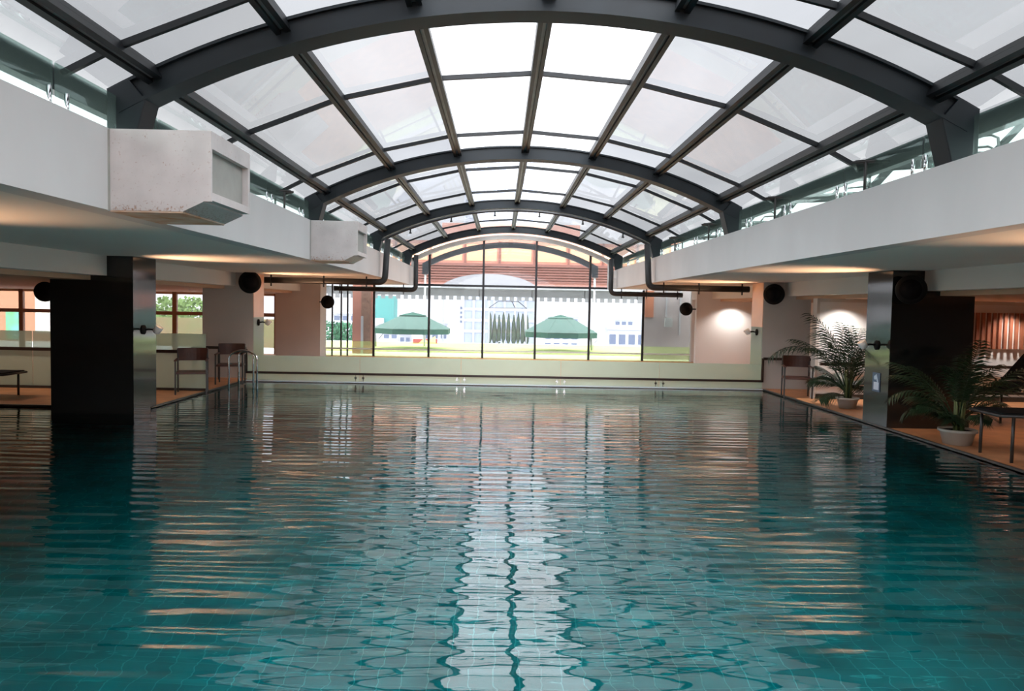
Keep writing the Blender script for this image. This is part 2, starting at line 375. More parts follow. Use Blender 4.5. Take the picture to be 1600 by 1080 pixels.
# right partition at Y=8.9H with its door-like left edge, and far right wall
rx0 = at(1275, 560, 8.9).x
b = MB(); b.box(rx0, XR, YR, YR+.15, 0, BZ-.07)
struct(b, 'wall_right_partition', M['white_wall'], 'white wall behind the right deck, lit by a downlight, behind the palm', 'wall')
b = MB(); b.box(rx0-.03, rx0+.03, YR-.03, YR+.18, 0, BZ-.07); b.box(rx0, XR, YR-.03, YR, BZ-.14, BZ-.07)
struct(b, 'trim_1', M['beige'], 'thin pale edge trim of the right partition', 'trim')
struct(MB().box(rx0, XR, YR-.03, YR, 0, .1), 'baseboard_right', M['coping'], 'dark skirting at the foot of the right white wall', 'baseboard')
x3 = u(3.42)
b = MB(); b.box(x3, u(5.2), u(13.4), u(13.4)+.2, 0, CZ); b.box(u(5.2), u(5.2)+.15, YR+.15, u(13.4)+.2, 0, CZ)
struct(b, 'wall_far_right', M['white_wall'], 'white far wall under the right ceiling, glowing from a downlight', 'wall')

# ------------------------------------------------------------------ pillars
def pillar(xa, xb, ya, yb, m, label, z0=0, beamside=-1, facing=None, group=None):
    t = thing('pillar', label, 'pillar', ((xa+xb)/2, (ya+yb)/2, z0), group=group)
    cx, cy = (xa+xb)/2, (ya+yb)/2
    X0, X1, Y_0, Y_1 = xa-cx, xb-cx, ya-cy, yb-cy
    b = MB(); b.box(X0, X1, Y_0, Y_1, 0, BZ-z0)
    # the upper neck runs beside the beam up to the ceiling
    if beamside < 0: b.box(BL+.001-cx, X1, Y_0, Y_1, BZ-z0, CZ-z0)
    else: b.box(X0, BR-.001-cx, Y_0, Y_1, BZ-z0, CZ-z0)
    b.build('shaft', m, t)
    if facing:
        zz = u(.80)-z0
        b = MB()
        if beamside < 0: b.box(X1, X1+.012, Y_0+.01, Y_1-.01, zz, CZ-z0-.01)
        else: b.box(X0-.012, X0, Y_0+.01, Y_1-.01, zz, CZ-z0-.01)
        b.build('orange_lit_facing', M['orange_lit'], t)  # upper side face coloured as if lit by the arm lamp
        b = MB()
        if beamside < 0: b.box(X1, X1+.012, Y_0+.01, Y_1-.01, .02, zz)
        else: b.box(X0-.012, X0, Y_0+.01, Y_1-.01, .02, zz)
        o = b.build('glass_facing', M['frost'], t)
    return t
PD = u(.45)
pillar(PL-CW, PL, u(6.86), u(6.86)+PD, M['granite'], 'black polished granite pillar standing in the water on the left', -1.15, -1)
pillar(PR, PR+CW, u(6.67), u(6.67)+PD, M['granite'], 'black polished granite pillar on the right deck edge behind the potted palm', 0, 1)
pillar(PL-CW, PL, u(3.3), u(3.3)+PD, M['granite'], 'black granite pillar standing in the water nearest the left of the viewer', -1.15, -1)
pillar(PR, PR+CW, u(3.3), u(3.3)+PD, M['granite'], 'black granite pillar on the right deck nearest the viewer', 0, 1)
pillar(u(-3.92), PL, u(10.15), u(10.15)+PD, M['beige'], 'beige painted pillar behind the pool ladder and chairs', 0, -1, True)
pillar(PR, u(4.03), u(9.95), u(9.95)+PD, M['beige'], 'beige painted pillar behind the armchair on the right', 0, 1, True)
pillar(u(-3.92), u(-3.14), u(13.4), u(13.4)+PD, M['beige'], 'beige painted pillar farthest back on the left, near the glass wall', 0, -1)

# ------------------------------------------------------------------ wall lamps on the pillars (uplights), each with its own light
def wall_lamp(x, y, z, s, label, energy=140):
    """s = +1 when the lamp reaches towards +X"""
    t = thing('wall_lamp', label, 'lamp', (x, y, z), group='uplight arms on the pillars')
    MB().lathe([(.0, -.0), (.075, 0), (.075, .02), (.02, .035)], axis='x').build('wall_plate', M['black'], t, True).scale = (s, 1, 1)
    MB().tube([(s*.02, 0, 0), (s*.10, 0, .012), (s*.19, 0, .0)], .016, 10).build('arm', M['black'], t, True)
    d = Vector((s*.55, 0, .83)).normalized(); c = Vector((s*.23, 0, .01))
    q = d.to_track_quat('Z', 'Y').to_matrix()
    b = MB(); b.lathe([(.03, -.075), (.055, -.06), (.068, .05), (.062, .052), (.05, -.03)], n=20)
    bmesh.ops.transform(b.bm, matrix=Matrix.Translation(c) @ q.to_4x4(), verts=b.bm.verts)
    hd = b.build('lamp_head', M['lamp_white'], t, True)
    b = MB(); b.lathe([(.045, .0), (.045, .012)], n=16)
    bmesh.ops.transform(b.bm, matrix=Matrix.Translation(c) @ q.to_4x4(), verts=b.bm.verts)
    b.build('bulb', M['lamp_glow'], hd)
    l = bpy.data.lights.new('uplight', 'SPOT'); l.energy = energy; l.color = (1, .56, .32); l.spot_size = math.radians(92); l.spot_blend = .9
    l.shadow_soft_size = .04
    lo = bpy.data.objects.new('uplight', l); COL.objects.link(lo); lo.parent = t
    lo.location = c + d*.08; lo.rotation_euler = (-d).to_track_quat('Z', 'Y').to_euler()
    return t
LZ = u(.73)
wall_lamp(PL, u(7.05), LZ, 1, 'small arm lamp shining up from the black pillar standing in the water')
wall_lamp(PR, u(6.9), u(.72), -1, 'small arm lamp shining up from the black pillar beside the palm on the right')
wall_lamp(PL, u(3.5), LZ, 1, 'small arm lamp on the nearest left pillar')
wall_lamp(PR, u(3.5), LZ, -1, 'small arm lamp on the nearest right pillar')
wall_lamp(PL+.012, u(10.35), LZ, 1, 'small arm lamp shining up from the beige pillar behind the ladder')
wall_lamp(PR-.012, u(10.15), LZ, -1, 'small arm lamp shining up from the beige pillar on the right')

def downlight(x, y, z, label, energy=30, ang=110, col=(1, .93, .86)):
    t = thing('downlight', label, 'light', (x, y, z), group='ceiling downlights')
    energy *= 1.25
    MB().lathe([(.075, -.012), (.075, 0), (.055, 0), (.05, -.012)], n=20).build('ring', M['lamp_white'], t, True)
    MB().lathe([(.049, -.01), (.049, -.004)], n=18).build('bulb', M['down_glow'], t)
    l = bpy.data.lights.new('downlight_beam', 'SPOT'); l.energy = energy; l.color = col; l.spot_size = math.radians(ang); l.spot_blend = .7; l.shadow_soft_size = .06
    lo = bpy.data.objects.new('downlight_beam', l); COL.objects.link(lo); lo.parent = t; lo.location = (0, 0, -.03)
ZS = BZ-.07
downlight(u(3.95), u(8.9)-.4, ZS, 'downlight above the palm washing the white wall', 75, 135)
downlight(u(4.6), u(8.9)-.4, ZS, 'downlight hidden behind the right granite pillar', 60, 125)
downlight(u(5.9), u(8.9)-.4, ZS, 'downlight above the slatted wood panel', 70)
downlight(u(7.2), u(8.9)-.4, ZS, 'downlight at the far right end of the white wall', 60)
downlight(u(4.02), u(13.4)-.4, ZS, 'downlight washing the far right wall', 75, 140)
downlight(u(4.6), u(6.2), ZS, 'downlight over the right deck beside the granite pillar', 40, 130, (1, .72, .5))
downlight(u(5.2), u(4.4), ZS, 'downlight over the right deck nearest the viewer', 40, 130, (1, .72, .5))
for i, (dx, dy, nm) in enumerate(((-4.6, 8.0, 'between the granite pillar and the chairs'), (-5.6, 7.9, 'over the left lounger'), (-4.6, 11.5, 'behind the frosted balustrade on the left'),
                   (-6.3, 11.5, 'over the room behind the left balustrade'), (-8.3, 12.6, 'near the brown windows on the left'), (-5.6, 13.6, 'close to the brown windows behind the chairs'))):
    downlight(u(dx), u(dy), ZS, 'warm downlight '+nm, 42, 140, (1, .80, .64))

# ------------------------------------------------------------------ glass roof
AC = (u(.20), u(1+1.405-4.2))           # centre of the roof curve
def rad(r, deg, y=0):
    a = math.radians(deg); return Vector((AC[0]+r*math.sin(a), y, AC[1]+r*math.cos(a)))
RI, RO = u(4.2), u(4.32)
EA = 28.8
def arch_part(name, yc, ri, ro, wy, m, parent, a0=-EA, a1=EA, n=56):
    b = MB(); rings = []
    for i in range(n+1):
        a = a0+(a1-a0)*i/n
        rings.append([b.bm.verts.new(rad(r, a, y)) for r, y in ((ri, yc-wy/2), (ro, yc-wy/2), (ro, yc+wy/2), (ri, yc+wy/2))])
    for A, B in zip(rings, rings[1:]):
        for k in range(4): b.bm.faces.new((A[k], A[(k+1) % 4], B[(k+1) % 4], B[k]))
    b.bm.faces.new(rings[0][::-1]); b.bm.faces.new(rings[-1])
    return b.build(name, m, parent)
def roof_arch(yc, label):
    t = thing('roof_arch', label, 'roof arch', (AC[0], yc, TOPZ), group='steel arches across the pool roof')
    inv = Matrix.Translation(-t.location)
    ps = []
    ps.append(arch_part('web', yc, RI+.02, RO-.02, .17, M['arch'], t))
    ps.append(arch_part('bottom_flange', yc, RI-.005, RI+.025, .27, M['arch'], t))
    ps.append(arch_part('top_flange', yc, RO-.02, RO+.005, .25, M['arch'], t))
    for s in (-1, 1):
        e1 = rad(RO, s*EA); pi_ = rad(RI-.006, s*(EA-1.9)); po = rad(RO, s*(EA-1.5)); b = MB(); xo = e1.x
        b.poly_prism([(xo, e1.z), (xo, TOPZ), (xo-s*u(.125), TOPZ), (pi_.x, pi_.z), (po.x, po.z)], 'y', yc-.13, yc+.13)
        ps.append(b.build('foot', M['arch'], t, bevel=.008))
    for p in ps: p.matrix_parent_inverse = inv
    return t
AY = [u(v) for v in (3.78, 7.42, 11.04, 14.62)]
for y, nm in zip(AY, ('nearest and largest steel roof arch spanning the pool', 'second steel roof arch from the viewer', 'third steel roof arch with black drain pipes at its feet',
                      'steel roof arch directly in front of the far glass wall')): roof_arch(y, nm)
t5 = roof_arch(u(18.3), 'steel arch outside beyond the far glass wall')
for s_ in (-1, 1):
    xx = rad(RO, s_*EA).x-s_*.12; p = MB().box(xx-.04, xx+.04, u(18.3)-.04, u(18.3)+.04, .05, TOPZ).build('post', M['pale_trim'], t5)
    p.matrix_parent_inverse = Matrix.Translation(-t5.location)
roof_arch(0, 'steel roof arch directly above the viewer')
roof = thing('glass_roof', 'barrel vaulted glass roof with dark purlins and glazing bars above the pool', 'roof', (AC[0], u(7), TOPZ))
rinv = Matrix.Translation(-roof.location)
RY0, RY1 = -u(3.3), u(15.0)
PA = [0, 8.6, 17.15, 25.9]; PA = sorted(set([-a for a in PA]+PA))
for a in PA:
    c0, c1 = rad(u(4.245), a, RY0), rad(u(4.245), a, RY1)
    tx = Vector((math.cos(math.radians(a)), 0, -math.sin(math.radians(a)))); tn = Vector((math.sin(math.radians(a)), 0, math.cos(math.radians(a))))
    ym = (RY0+RY1)/2; hy = Vector((0, (RY1-RY0)/2, 0))
    def bx(r0, r1, w, off=0, b=None):
        b = b or MB(); c = rad((r0+r1)/2, a, ym)+tx*off; b.obox(c, tx*(w/2), hy, tn*((r1-r0)/2)); return b
    b = bx(u(4.262), u(4.33), .045, -.042); bx(u(4.262), u(4.33), .045, .042, b); bx(u(4.30), u(4.33), .13, 0, b)
    p = b.build('purlin', M['purlin'], roof); p.matrix_parent_inverse = rinv
    q = bx(u(4.283), u(4.30), .04).build('purlin_channel', M['channel'], p)
bars = [5.065+1.67*k for k in range(-5, 6)]
SEG = [-29.3]+PA+[29.3]
for k, yb in enumerate(bars):
    b = MB()
    for a0, a1 in zip(SEG, SEG[1:]):
        b.bar(rad(u(4.315), a0, u(yb)), rad(u(4.315), a1, u(yb)), .04, .05)
    p = b.build('glazing_bar', M['purlin'], roof); p.matrix_parent_inverse = rinv
YB = [RY0/H]+bars+[15.0]
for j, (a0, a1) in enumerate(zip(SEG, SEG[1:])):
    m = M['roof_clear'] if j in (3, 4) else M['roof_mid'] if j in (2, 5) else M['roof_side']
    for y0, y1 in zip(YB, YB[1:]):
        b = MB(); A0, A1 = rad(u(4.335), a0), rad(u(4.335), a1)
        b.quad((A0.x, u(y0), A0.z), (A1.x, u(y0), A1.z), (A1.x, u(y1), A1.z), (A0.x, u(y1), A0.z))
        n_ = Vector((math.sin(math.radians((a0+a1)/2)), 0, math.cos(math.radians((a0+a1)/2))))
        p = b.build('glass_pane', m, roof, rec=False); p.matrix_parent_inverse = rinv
for s in (-1, 1):
    g = rad(u(4.33), s*29.3); b = MB()
    b.box(g.x-.05+s*.06, g.x+.05+s*.06, RY0, RY1, g.z-.16, g.z+.02)
    p = b.build('gutter', M['arch'], roof); p.matrix_parent_inverse = rinv

# ------------------------------------------------------------------ glass balustrades on the balconies
def balustrade(s, x, label):
    t = thing('glass_balustrade', label, 'balustrade', (x, u(7), TOPZ+.003), group='glass balustrades on the balconies')
    inv = Matrix.Translation(-t.location)
    ys = [-.6+.95*k for k in range(17)]
    cuts = sorted([(u(y)-.02, u(y)+.02) for y in ys]+[(a-.14, a+.14) for a in AY])
    for (a0, a1), (b0, b1) in zip(cuts, cuts[1:]):
        if b0-a1 < .12: continue
        p = MB().box(x-.006, x+.006, a1, b0, TOPZ+.03, TOPZ+u(.225)).build('glass_panel', M['balc_glass'], t)
        p.matrix_parent_inverse = inv
    for y in ys:
        for d in (-.11, .11):
            if any(abs(u(y)+d-a) < .2 for a in AY): continue
            p = MB().tube([(x-s*.03, u(y)+d, TOPZ+.003), (x-s*.03, u(y)+d, TOPZ+.2)], .017, 10).build('clamp_post', M['steel'], t, True); p.matrix_parent_inverse = inv
balustrade(-1, FL-.24, 'low green glass balustrade on the left balcony above the two ducts')
balustrade(1, FR+.20, 'low green glass balustrade on the right balcony in front of the loungers')

# ------------------------------------------------------------------ air ducts on the left balcony face
def duct(y0, y1, w, label):
    t = thing('air_duct', label, 'duct', (FL, (y0+y1)/2, CZ), group='air ducts on the left balcony face')
    z0, z1 = u(1.385), TOPZ-.005; wi = w
    hy = (y1-y0)/2
    prof = [(0, .0), (wi*.72, .0), (wi, .09), (wi, z1-z0), (0, z1-z0)]
    # closed body with an opening frame at the end
    b = MB(); b.poly_prism([(p[0]*1.0, p[1]) for p in [(0, 0), (wi*.72, 0), (wi-.06, .075), (wi-.06, z1-z0), (0, z1-z0)]], 'y', -hy, hy)
    b.box(wi-.06, wi, -hy, -hy+.025, .08, z1-z0); b.box(wi-.06, wi, hy-.045, hy, .09, z1-z0)
    b.box(wi-.06, wi, -hy+.025, hy-.045, z1-z0-.13, z1-z0); b.box(wi-.06, wi, -hy+.025, hy-.045, .09, .15)
    b.build('duct_body', M['duct'], t)
    MB().box(wi-.062, wi-.05, -hy+.03, hy-.05, .15, z1-z0-.13).build('grille', M['duct_grille'], t)
    MB().box(.01, wi*.72, -hy+.005, hy-.01, -.012, .0).build('rusty_base', M['duct_rust'], t)
    MB().box(.0, .014, -hy-.008, -hy, -.01, z1-z0).build('seam', M['duct_grille'], t)
    return t
duct(u(3.36), u(3.87), u(.44), 'large stained metal duct box on the left balcony, nearest the viewer')
duct(u(6.85), u(7.32), u(.42), 'smaller looking stained metal duct box farther along the left balcony')

# ------------------------------------------------------------------ black pipes
def pipe(pts, r, label, curve=.16):
    out = [Vector(pts[0])]
    for a, b_, c in zip(pts, pts[1:], pts[2:]):
        a, b_, c = Vector(a), Vector(b_), Vector(c)
        p0 = b_+(a-b_).normalized()*curve; p1 = b_+(c-b_).normalized()*curve
        for i in range(7):
            t = i/6; out.append(p0*(1-t)**2+b_*2*t*(1-t)+p1*t*t)
    out.append(Vector(pts[-1]))
    t = thing('drain_pipe', label, 'pipe', out[0][:], group='black pipes under the balconies')
    b = MB(); b.tube([p-out[0] for p in out], r, 14); b.build('pipe_run', M['pipe'], t, True)
    a, c = Vector(pts[-2]), Vector(pts[-1])
    for k in (.15, .5, .93):
        p = a.lerp(c, k)-out[0]; b = MB(); b.bar(p+Vector((0, 0, -r-.07)), p+Vector((0, 0, max(0.05, CZ-(a.z)))), .03, .03)
        b.tube([p+Vector((r*1.15*math.cos(q*PI/6), 0, 0))*0 + Vector((0, r*1.12*math.cos(q*PI/6), r*1.12*math.sin(q*PI/6))) for q in range(12)], .012, 6, closed=True)
        b.build('hanger', M['pipe'], t)
y3 = u(10.7)
zt3 = u(1.84); zb = CZ-.13
pipe([(FR-.22, y3, zt3+.12), (FR-.16, y3, zb), (PR-.02+.1, y3, zb)], .075, 'black drain pipe bending from the third arch under the right ceiling')
pipe([(FL+.20, y3, zt3+.12), (FL+.14, y3, zb), (PL+.02-.1, y3, zb)], .075, 'black drain pipe bending from the third arch under the left ceiling')
y4 = u(14.25)
pipe([(FR-.2, y4, u(1.93)), (FR-.2, y4, zb-.05), (x3-.1, y4, zb-.05)], .075, 'black pipe dropping beside the far glass wall on the right')
pipe([(FL+.2, y4, u(1.93)), (FL+.2, y4, zb-.05), (PL+.3, y4, zb-.05)], .075, 'black pipe dropping beside the far glass wall on the left')
# pipe following the underside of the third arch
t = thing('arch_pipe', 'thin black pipe following the underside of the third roof arch', 'pipe', (AC[0], u(10.8), TOPZ))
b = MB(); pts = [rad(u(4.14), a, u(10.78)) for a in [(-27+54*i/40) for i in range(41)]]
b.tube(pts, .03, 8); p = b.build('pipe_run', M['pipe'], t, True); p.matrix_parent_inverse = Matrix.Translation(-t.location)
for a in (-21, -12.8, -4.3, 4.3, 12.8, 21):
    q = rad(u(4.14), a, u(10.78)); b = MB(); b.tube([q, q-Vector((0, 0, .1))], .018, 8); b.lathe([(.03, -.13), (.03, -.10), (.012, -.09)], c=q, n=10)
    p = b.build('nozzle', M['pipe'], t); p.matrix_parent_inverse = Matrix.Translation(-t.location)

# ------------------------------------------------------------------ far glass wall (window_1), brown windows (window_2)
w1 = thing('window_1', 'tall arched glass wall at the far end of the pool with black mullions', 'window', (AC[0], YE, 0), kind='structure')
wi = Matrix.Translation(-w1.location)
def W(o): o.matrix_parent_inverse = wi; return o
def roofz(x):
    d = (x-AC[0])/u(4.16)
    return AC[1]+u(4.16)*math.sqrt(max(0, 1-d*d)) if (FL < x < FR) else CZ
mx = [at(px, 520, 14.9).x for px in (584, 670, 754, 836, 920, 1004)]
for x in mx:
    W(MB().box(x-.035, x+.035, YE-.05, YE+.05, 0, roofz(x)-.02).build('mullion', M['black_frame'], w1))
tz = at(800, 448, 14.9).z
W(MB().box(FL, FR, YE-.04, YE+.04, tz-.035, tz+.035).build('transom', M['black_frame'], w1))
W(MB().box(u(-3.5), u(3.72), YE-.04, YE+.04, .22, .27).build('sill_rail', M['pale_trim'], w1))
edges = [u(-3.45)]+mx+[at(1079, 520, 14.9).x]
for x0, x1 in zip(edges, edges[1:]):
    n = 8; b = MB()
    top = []
    for i in range(n+1):
        x = x0+(x1-x0)*i/n; top.append((x, roofz(x)))
    b.poly_prism([(x0, 0.5), (x1, 0.5)]+top[::-1], 'y', YE-.005, YE+.005)
    W(b.build('glass_pane', M['pane'], w1))
    W(MB().box(x0, x1, YE-.006, YE+.006, 0, .5).build('green_film', M['film'], w1))
for px in (508, 519, 533, 543):
    x = at(px, 520, 14.9).x; W(MB().box(x-.022, x+.022, YE-.03, YE+.03, 0, CZ).build('mullion', M['black_frame'], w1))
x = at(1079, 520, 14.9).x; W(MB().box(x-.02, x+.02, YE-.06, YE+.02, 0, CZ).build('edge_trim', M['pale_trim'], w1))
# pale arch surround just in front of the glass
b = MB(); rings = []
for i in range(49):
    a = -27.5+55*i/48
    rings.append([b.bm.verts.new(rad(r, a, y)) for r, y in ((u(4.10), YE-.2), (u(4.175), YE-.2), (u(4.175), YE+.05), (u(4.10), YE+.05))])
for A, B in zip(rings, rings[1:]):
    for k in range(4): b.bm.faces.new((A[k], A[(k+1) % 4], B[(k+1) % 4], B[k]))
for s in (-1, 1):
    e = rad(u(4.13), s*27.3); b.box(min(e.x-.08, e.x+.08), max(e.x-.08, e.x+.08), YE-.2, YE+.05, CZ, e.z+.06)
W(b.build('arch_surround', M['pale_trim'], w1))

w2 = thing('window_2', 'brown framed windows behind the left deck', 'window', (u(-7), YE, 0), kind='structure')
wi2 = Matrix.Translation(-w2.location)
vx = [-4.33-.975*k for k in range(7)]
tz2 = at(300, 490, 14.9).z
b = MB()
for v in vx: p = MB().box(u(v)-.07, u(v)+.07, YE-.06, YE+.06, 0, ZS).build('window_frame', M['brown_frame'], w2); p.matrix_parent_inverse = wi2
p = MB().box(u(vx[-1]), u(vx[0]), YE-.05, YE+.05, tz2-.06, tz2+.06).build('transom', M['brown_frame'], w2); p.matrix_parent_inverse = wi2
p = MB().box(u(vx[-1]), u(vx[0]), YE-.05, YE+.05, ZS-.08, ZS).build('head', M['tan'], w2); p.matrix_parent_inverse = wi2
for a, c in zip(vx, vx[1:]):
    for z0, z1 in ((0, tz2-.06), (tz2+.06, ZS-.08)):
        p = MB().box(u(c)+.07, u(a)-.07, YE-.005, YE+.005, z0, z1).build('glass_pane', M['pane'], w2); p.matrix_parent_inverse = wi2
b = MB(); b.box(XL, u(vx[-1]), YE, YE+.2, 0, TOPZ-.1); b.box(u(-4.33), u(-3.5), YE-.02, YE+.2, 0, CZ); b.box(u(3.7), u(5.3), YE, YE+.2, 0, CZ)
struct(b, 'wall_far', M['beige'], 'beige end wall sections between the far windows', 'wall')

# ------------------------------------------------------------------ frosted balustrades and rails at the pool's far end
t = thing('frosted_balustrade', 'long low frosted glass screen along the far edge of the pool', 'balustrade', (0, YP+.1, 0))
inv = Matrix.Translation(-t.location)
gx = [at(px, 590, 9.9).x for px in (405, 562, 720, 876, 1030, 1193)]; gx[0] = PL; gx[-1] = PR
gz = u(.32)
for x0, x1 in zip(gx, gx[1:]):
    p = MB().box(x0+.004, x1-.004, YP+.09, YP+.102, .0, gz).build('glass_panel', M['frost'], t); p.matrix_parent_inverse = inv
for x in gx[1:-1]:
    for d in (-.085, .085):
        b = MB(); b.bar((x+d, YP+.07, 0), (x+d, YP+.07, u(.1)), .012, .012); b.lathe([(.028, -.02), (.028, .02)], c=(x+d, YP+.06, .09), n=12, axis='y')
        p = b.build('clamp', M['steel'], t); p.matrix_parent_inverse = inv
t = thing('handrail', 'low dark handrail running along the pool side of the far frosted glass', 'handrail', (0, YP+.04, 0))
inv = Matrix.Translation(-t.location)
rz = u(.105)
p = MB().box(PL, PR, YP+.03, YP+.075, rz-.03, rz+.02).build('rail', M['rail'], t); p.matrix_parent_inverse = inv
p = MB().box(PR-.04, PR+.01, YP+.03, YP+.075, rz-.03, u(.40)).build('upright', M['rail'], t); p.matrix_parent_inverse = inv
p = MB().box(PL-.01, PL+.03, YP+.03, YP+.075, rz-.03, u(.40)).build('upright', M['rail'], t); p.matrix_parent_inverse = inv
def side_rail(x0, x1, y, z, label, post=(0,)):
    t = thing('handrail', label, 'handrail', ((x0+x1)/2, y, 0)); inv = Matrix.Translation(-t.location)
    p = MB().box(x0, x1, y-.03, y+.03, z-.03, z+.03).build('rail', M['rail'], t); p.matrix_parent_inverse = inv
    for k in post:
        x = x0+(x1-x0)*k; p = MB().box(x-.02, x+.02, y-.02, y+.02, 0, z-.03).build('post', M['rail'], t); p.matrix_parent_inverse = inv
side_rail(u(-3.95), PL, YP+.05, u(.41), 'dark handrail in front of the beige pillar behind the ladder', (.02, .5))
side_rail(PR, u(4.05), YP+.05, u(.395), 'dark handrail in front of the beige pillar on the right', (.98,))
def frosted(x0, x1, n, y, label):
    t = thing('frosted_balustrade', label, 'balustrade', ((x0+x1)/2, y, 0)); inv = Matrix.Translation(-t.location)
    for i in range(n):
        a, c = x0+(x1-x0)*i/n, x0+(x1-x0)*(i+1)/n
        p = MB().box(a+.008, c-.008, y, y+.012, .03, u(.635)).build('glass_panel', M['frost'], t); p.matrix_parent_inverse = inv
    p = MB().box(x0, x1, y-.03, y+.04, 0, .05).build('base_channel', M['coping'], t); p.matrix_parent_inverse = inv
fx1 = at(322, 560, 8.6).x
frosted(u(-10), fx1, 7, YG, 'tall frosted glass balustrade behind the left deck and armchairs')
side_rail(u(-10), fx1+.0, YG-.07, u(.437), 'dark handrail along the tall frosted glass on the left', (0, .25, .5, .75))
side_rail(rx0+.05, XR-.05, YR-.09, u(.41), 'dark handrail along the white wall on the right', (.3, .7))

# ------------------------------------------------------------------ slatted wood panel, poster
t = thing('slatted_panel', 'red brown vertical wood slat panel on the white wall at right', 'panel', (u(6.5), YR-.031, u(.62)))
b = MB(); b.box(-u(1.1), u(1.1), -.0, .03, 0, u(.42)); b.build('backing', M['beige'], t)
b = MB(); k = -u(1.1)
while k < u(1.1): b.box(k, k+.06, -.05, 0, 0, u(.42)); k += .115
b.build('slats', M['wood_red'], t)
t = thing('wall_notice', 'small blue notice on the side of the right granite pillar', 'sign', (PR-.004, u(6.88), u(.30)))
MB().box(-.006, 0, -.12, .12, 0, .30).build('board', mat('notice_blue', (.06, .10, .17), .4), t)
MB().box(-.009, -.006, -.09, .07, .03, .15).build('white_field', mat('notice_white', (.55, .62, .72), .5), t)
b = MB(); b.lathe([(.0, -.009), (.035, -.009), (.035, -.006)], c=(0, .03, .22), n=16, axis='x'); b.bar((-.008, -.06, .15), (-.008, .0, .27), .008, .03)
b.build('pictogram', mat('notice_pale', (.5, .6, .7), .5), t)

# ------------------------------------------------------------------ round black wall speakers
def speaker(p, r, rz, label, reach=None):
    t = thing('round_speaker', label, 'speaker', p, rz, group='round black speakers on the pillars')
    hs = MB().lathe([(.0, .0), (r*.55, 0), (r*.95, -.05), (r, -.09), (r*.96, -.13), (r*.7, -.15)], n=32, axis='y').build('housing', M['black'], t, True)
    b = MB(); b.lathe([(0.01, -.158), (r*.7, -.15)], n=32, axis='y'); b.build('grille', M['mesh_black'], hs, True)
    if reach:
        v = Matrix.Rotation(-rz, 3, 'Z') @ Vector((reach, u(13.4)-p.y+.004, 0))
        MB().tube([(0, .02, 0), tuple(v)], .02, 8).build('wall_arm', M['black'], t, True)
    MB().box(-.03, .03, -.01, .10, -.04, .04).build('bracket', M['black'], t)
speaker(at(1425, 453, 6.6)+Vector((0, .0, 0)), .22, math.radians(-35), 'round black speaker high on the right granite pillar')
speaker(at(1213, 460, 9.85)+Vector((0, .1, 0)), .235, math.radians(-30), 'round black speaker on the right beige pillar above the armchair')
speaker(at(387, 441, 10.05)+Vector((0, .1, 0)), .255, math.radians(30), 'round black speaker on the beige pillar above the pool ladder')
speaker(at(72, 456, 8.0), .18, math.radians(20), 'round black speaker half hidden behind the left granite pillar')
speaker(at(511, 472, 13.2), .20, math.radians(25), 'round black speaker beside the far left beige pillar', -.3)
speaker(at(1073, 483, 13.3), .20, math.radians(-25), 'round black speaker on the far right wall corner', .32)

# ------------------------------------------------------------------ pool ladder
def ladder():
    x0, x1 = at(359, 600, 9.1).x, at(403, 600, 9.1).x
    t = thing('pool_ladder', 'chrome pool ladder handrails rising from the water at the left end', 'ladder', ((x0+x1)/2, u(9.1), -.3))
    for (hw, y, top) in (((x1-x0)/2, -.06, u(.43)), ((x1-x0)/4*1.05, .14, u(.415))):
        pts = [(-hw, y, -.2)]
        zc = top-hw*.62+.3
        for i in range(17):
            a = PI-PI*i/16; pts.append((hw*math.cos(a), y, zc+hw*.62*math.sin(a)))
        pts.append((hw, y, -.2))
        MB().tube(pts, .021, 12).build('handrail', M['steel'], t, True)
    b = MB()
    for z in (-.15, .05): b.bar((-.1, -.06, z), (-.1, .14, z), .1, .03)
    b.build('step', M['steel'], t)
ladder()

# ------------------------------------------------------------------ armchairs
def armchair(label):
    t = thing('armchair', label, 'chair', group='dark armchairs beside the pool')
    w, d, sh, bh = .27, .25, .41, .84
    for sx in (-1, 1):
        MB().bar((sx*w, -d, 0), (sx*w, -d, .63), .028).build('leg', M['chair_metal'], t)
        MB().bar((sx*w*.98, d+.02, 0), (sx*w*.98, d-.02, bh), .028).build('leg', M['chair_metal'], t)
        MB().bar((sx*w, -d-.03, .635), (sx*w, d, .645), .05, .022).build('armrest', M['chair_wood'], t, bevel=.006)
    b = MB(); b.box(-w, w, -d, d, sh-.03, sh+.012); b.build('seat', M['chair_wood'], t, bevel=.008)
    b = MB()
    n = 8
    for i in range(n):
        a0, a1 = -w+2*w*i/n, -w+2*w*(i+1)/n
        f = lambda a: d-.0+.05*(1-(a/w)**2)
        b.bm.faces.new([b.bm.verts.new(p) for p in ((a0, f(a0), bh-.23), (a1, f(a1), bh-.23), (a1, f(a1)-.02, bh+.01), (a0, f(a0)-.02, bh+.01))])
    bmesh.ops.remove_doubles(b.bm, verts=b.bm.verts, dist=.0005)
    o = b.build('backrest', M['chair_wood'], t); so = o.modifiers.new('s', 'SOLIDIFY'); so.thickness = .022
    return t
c0 = armchair('dark metal armchair with brown back, at the left end of the frosted glass')
p = at(300, 613, 8.35); c0.location = (p.x, p.y, 0); c0.rotation_euler = (0, 0, math.radians(18))
p = at(362, 606, 9.3); dup(c0, (p.x-.10, p.y+.22, 0), math.radians(12), 'dark armchair partly hidden behind the chrome pool ladder')
p = at(1243, 622, 9.0); dup(c0, (p.x+.02, p.y+.02, 0), math.radians(-14), 'dark armchair alone in front of the right beige pillar')

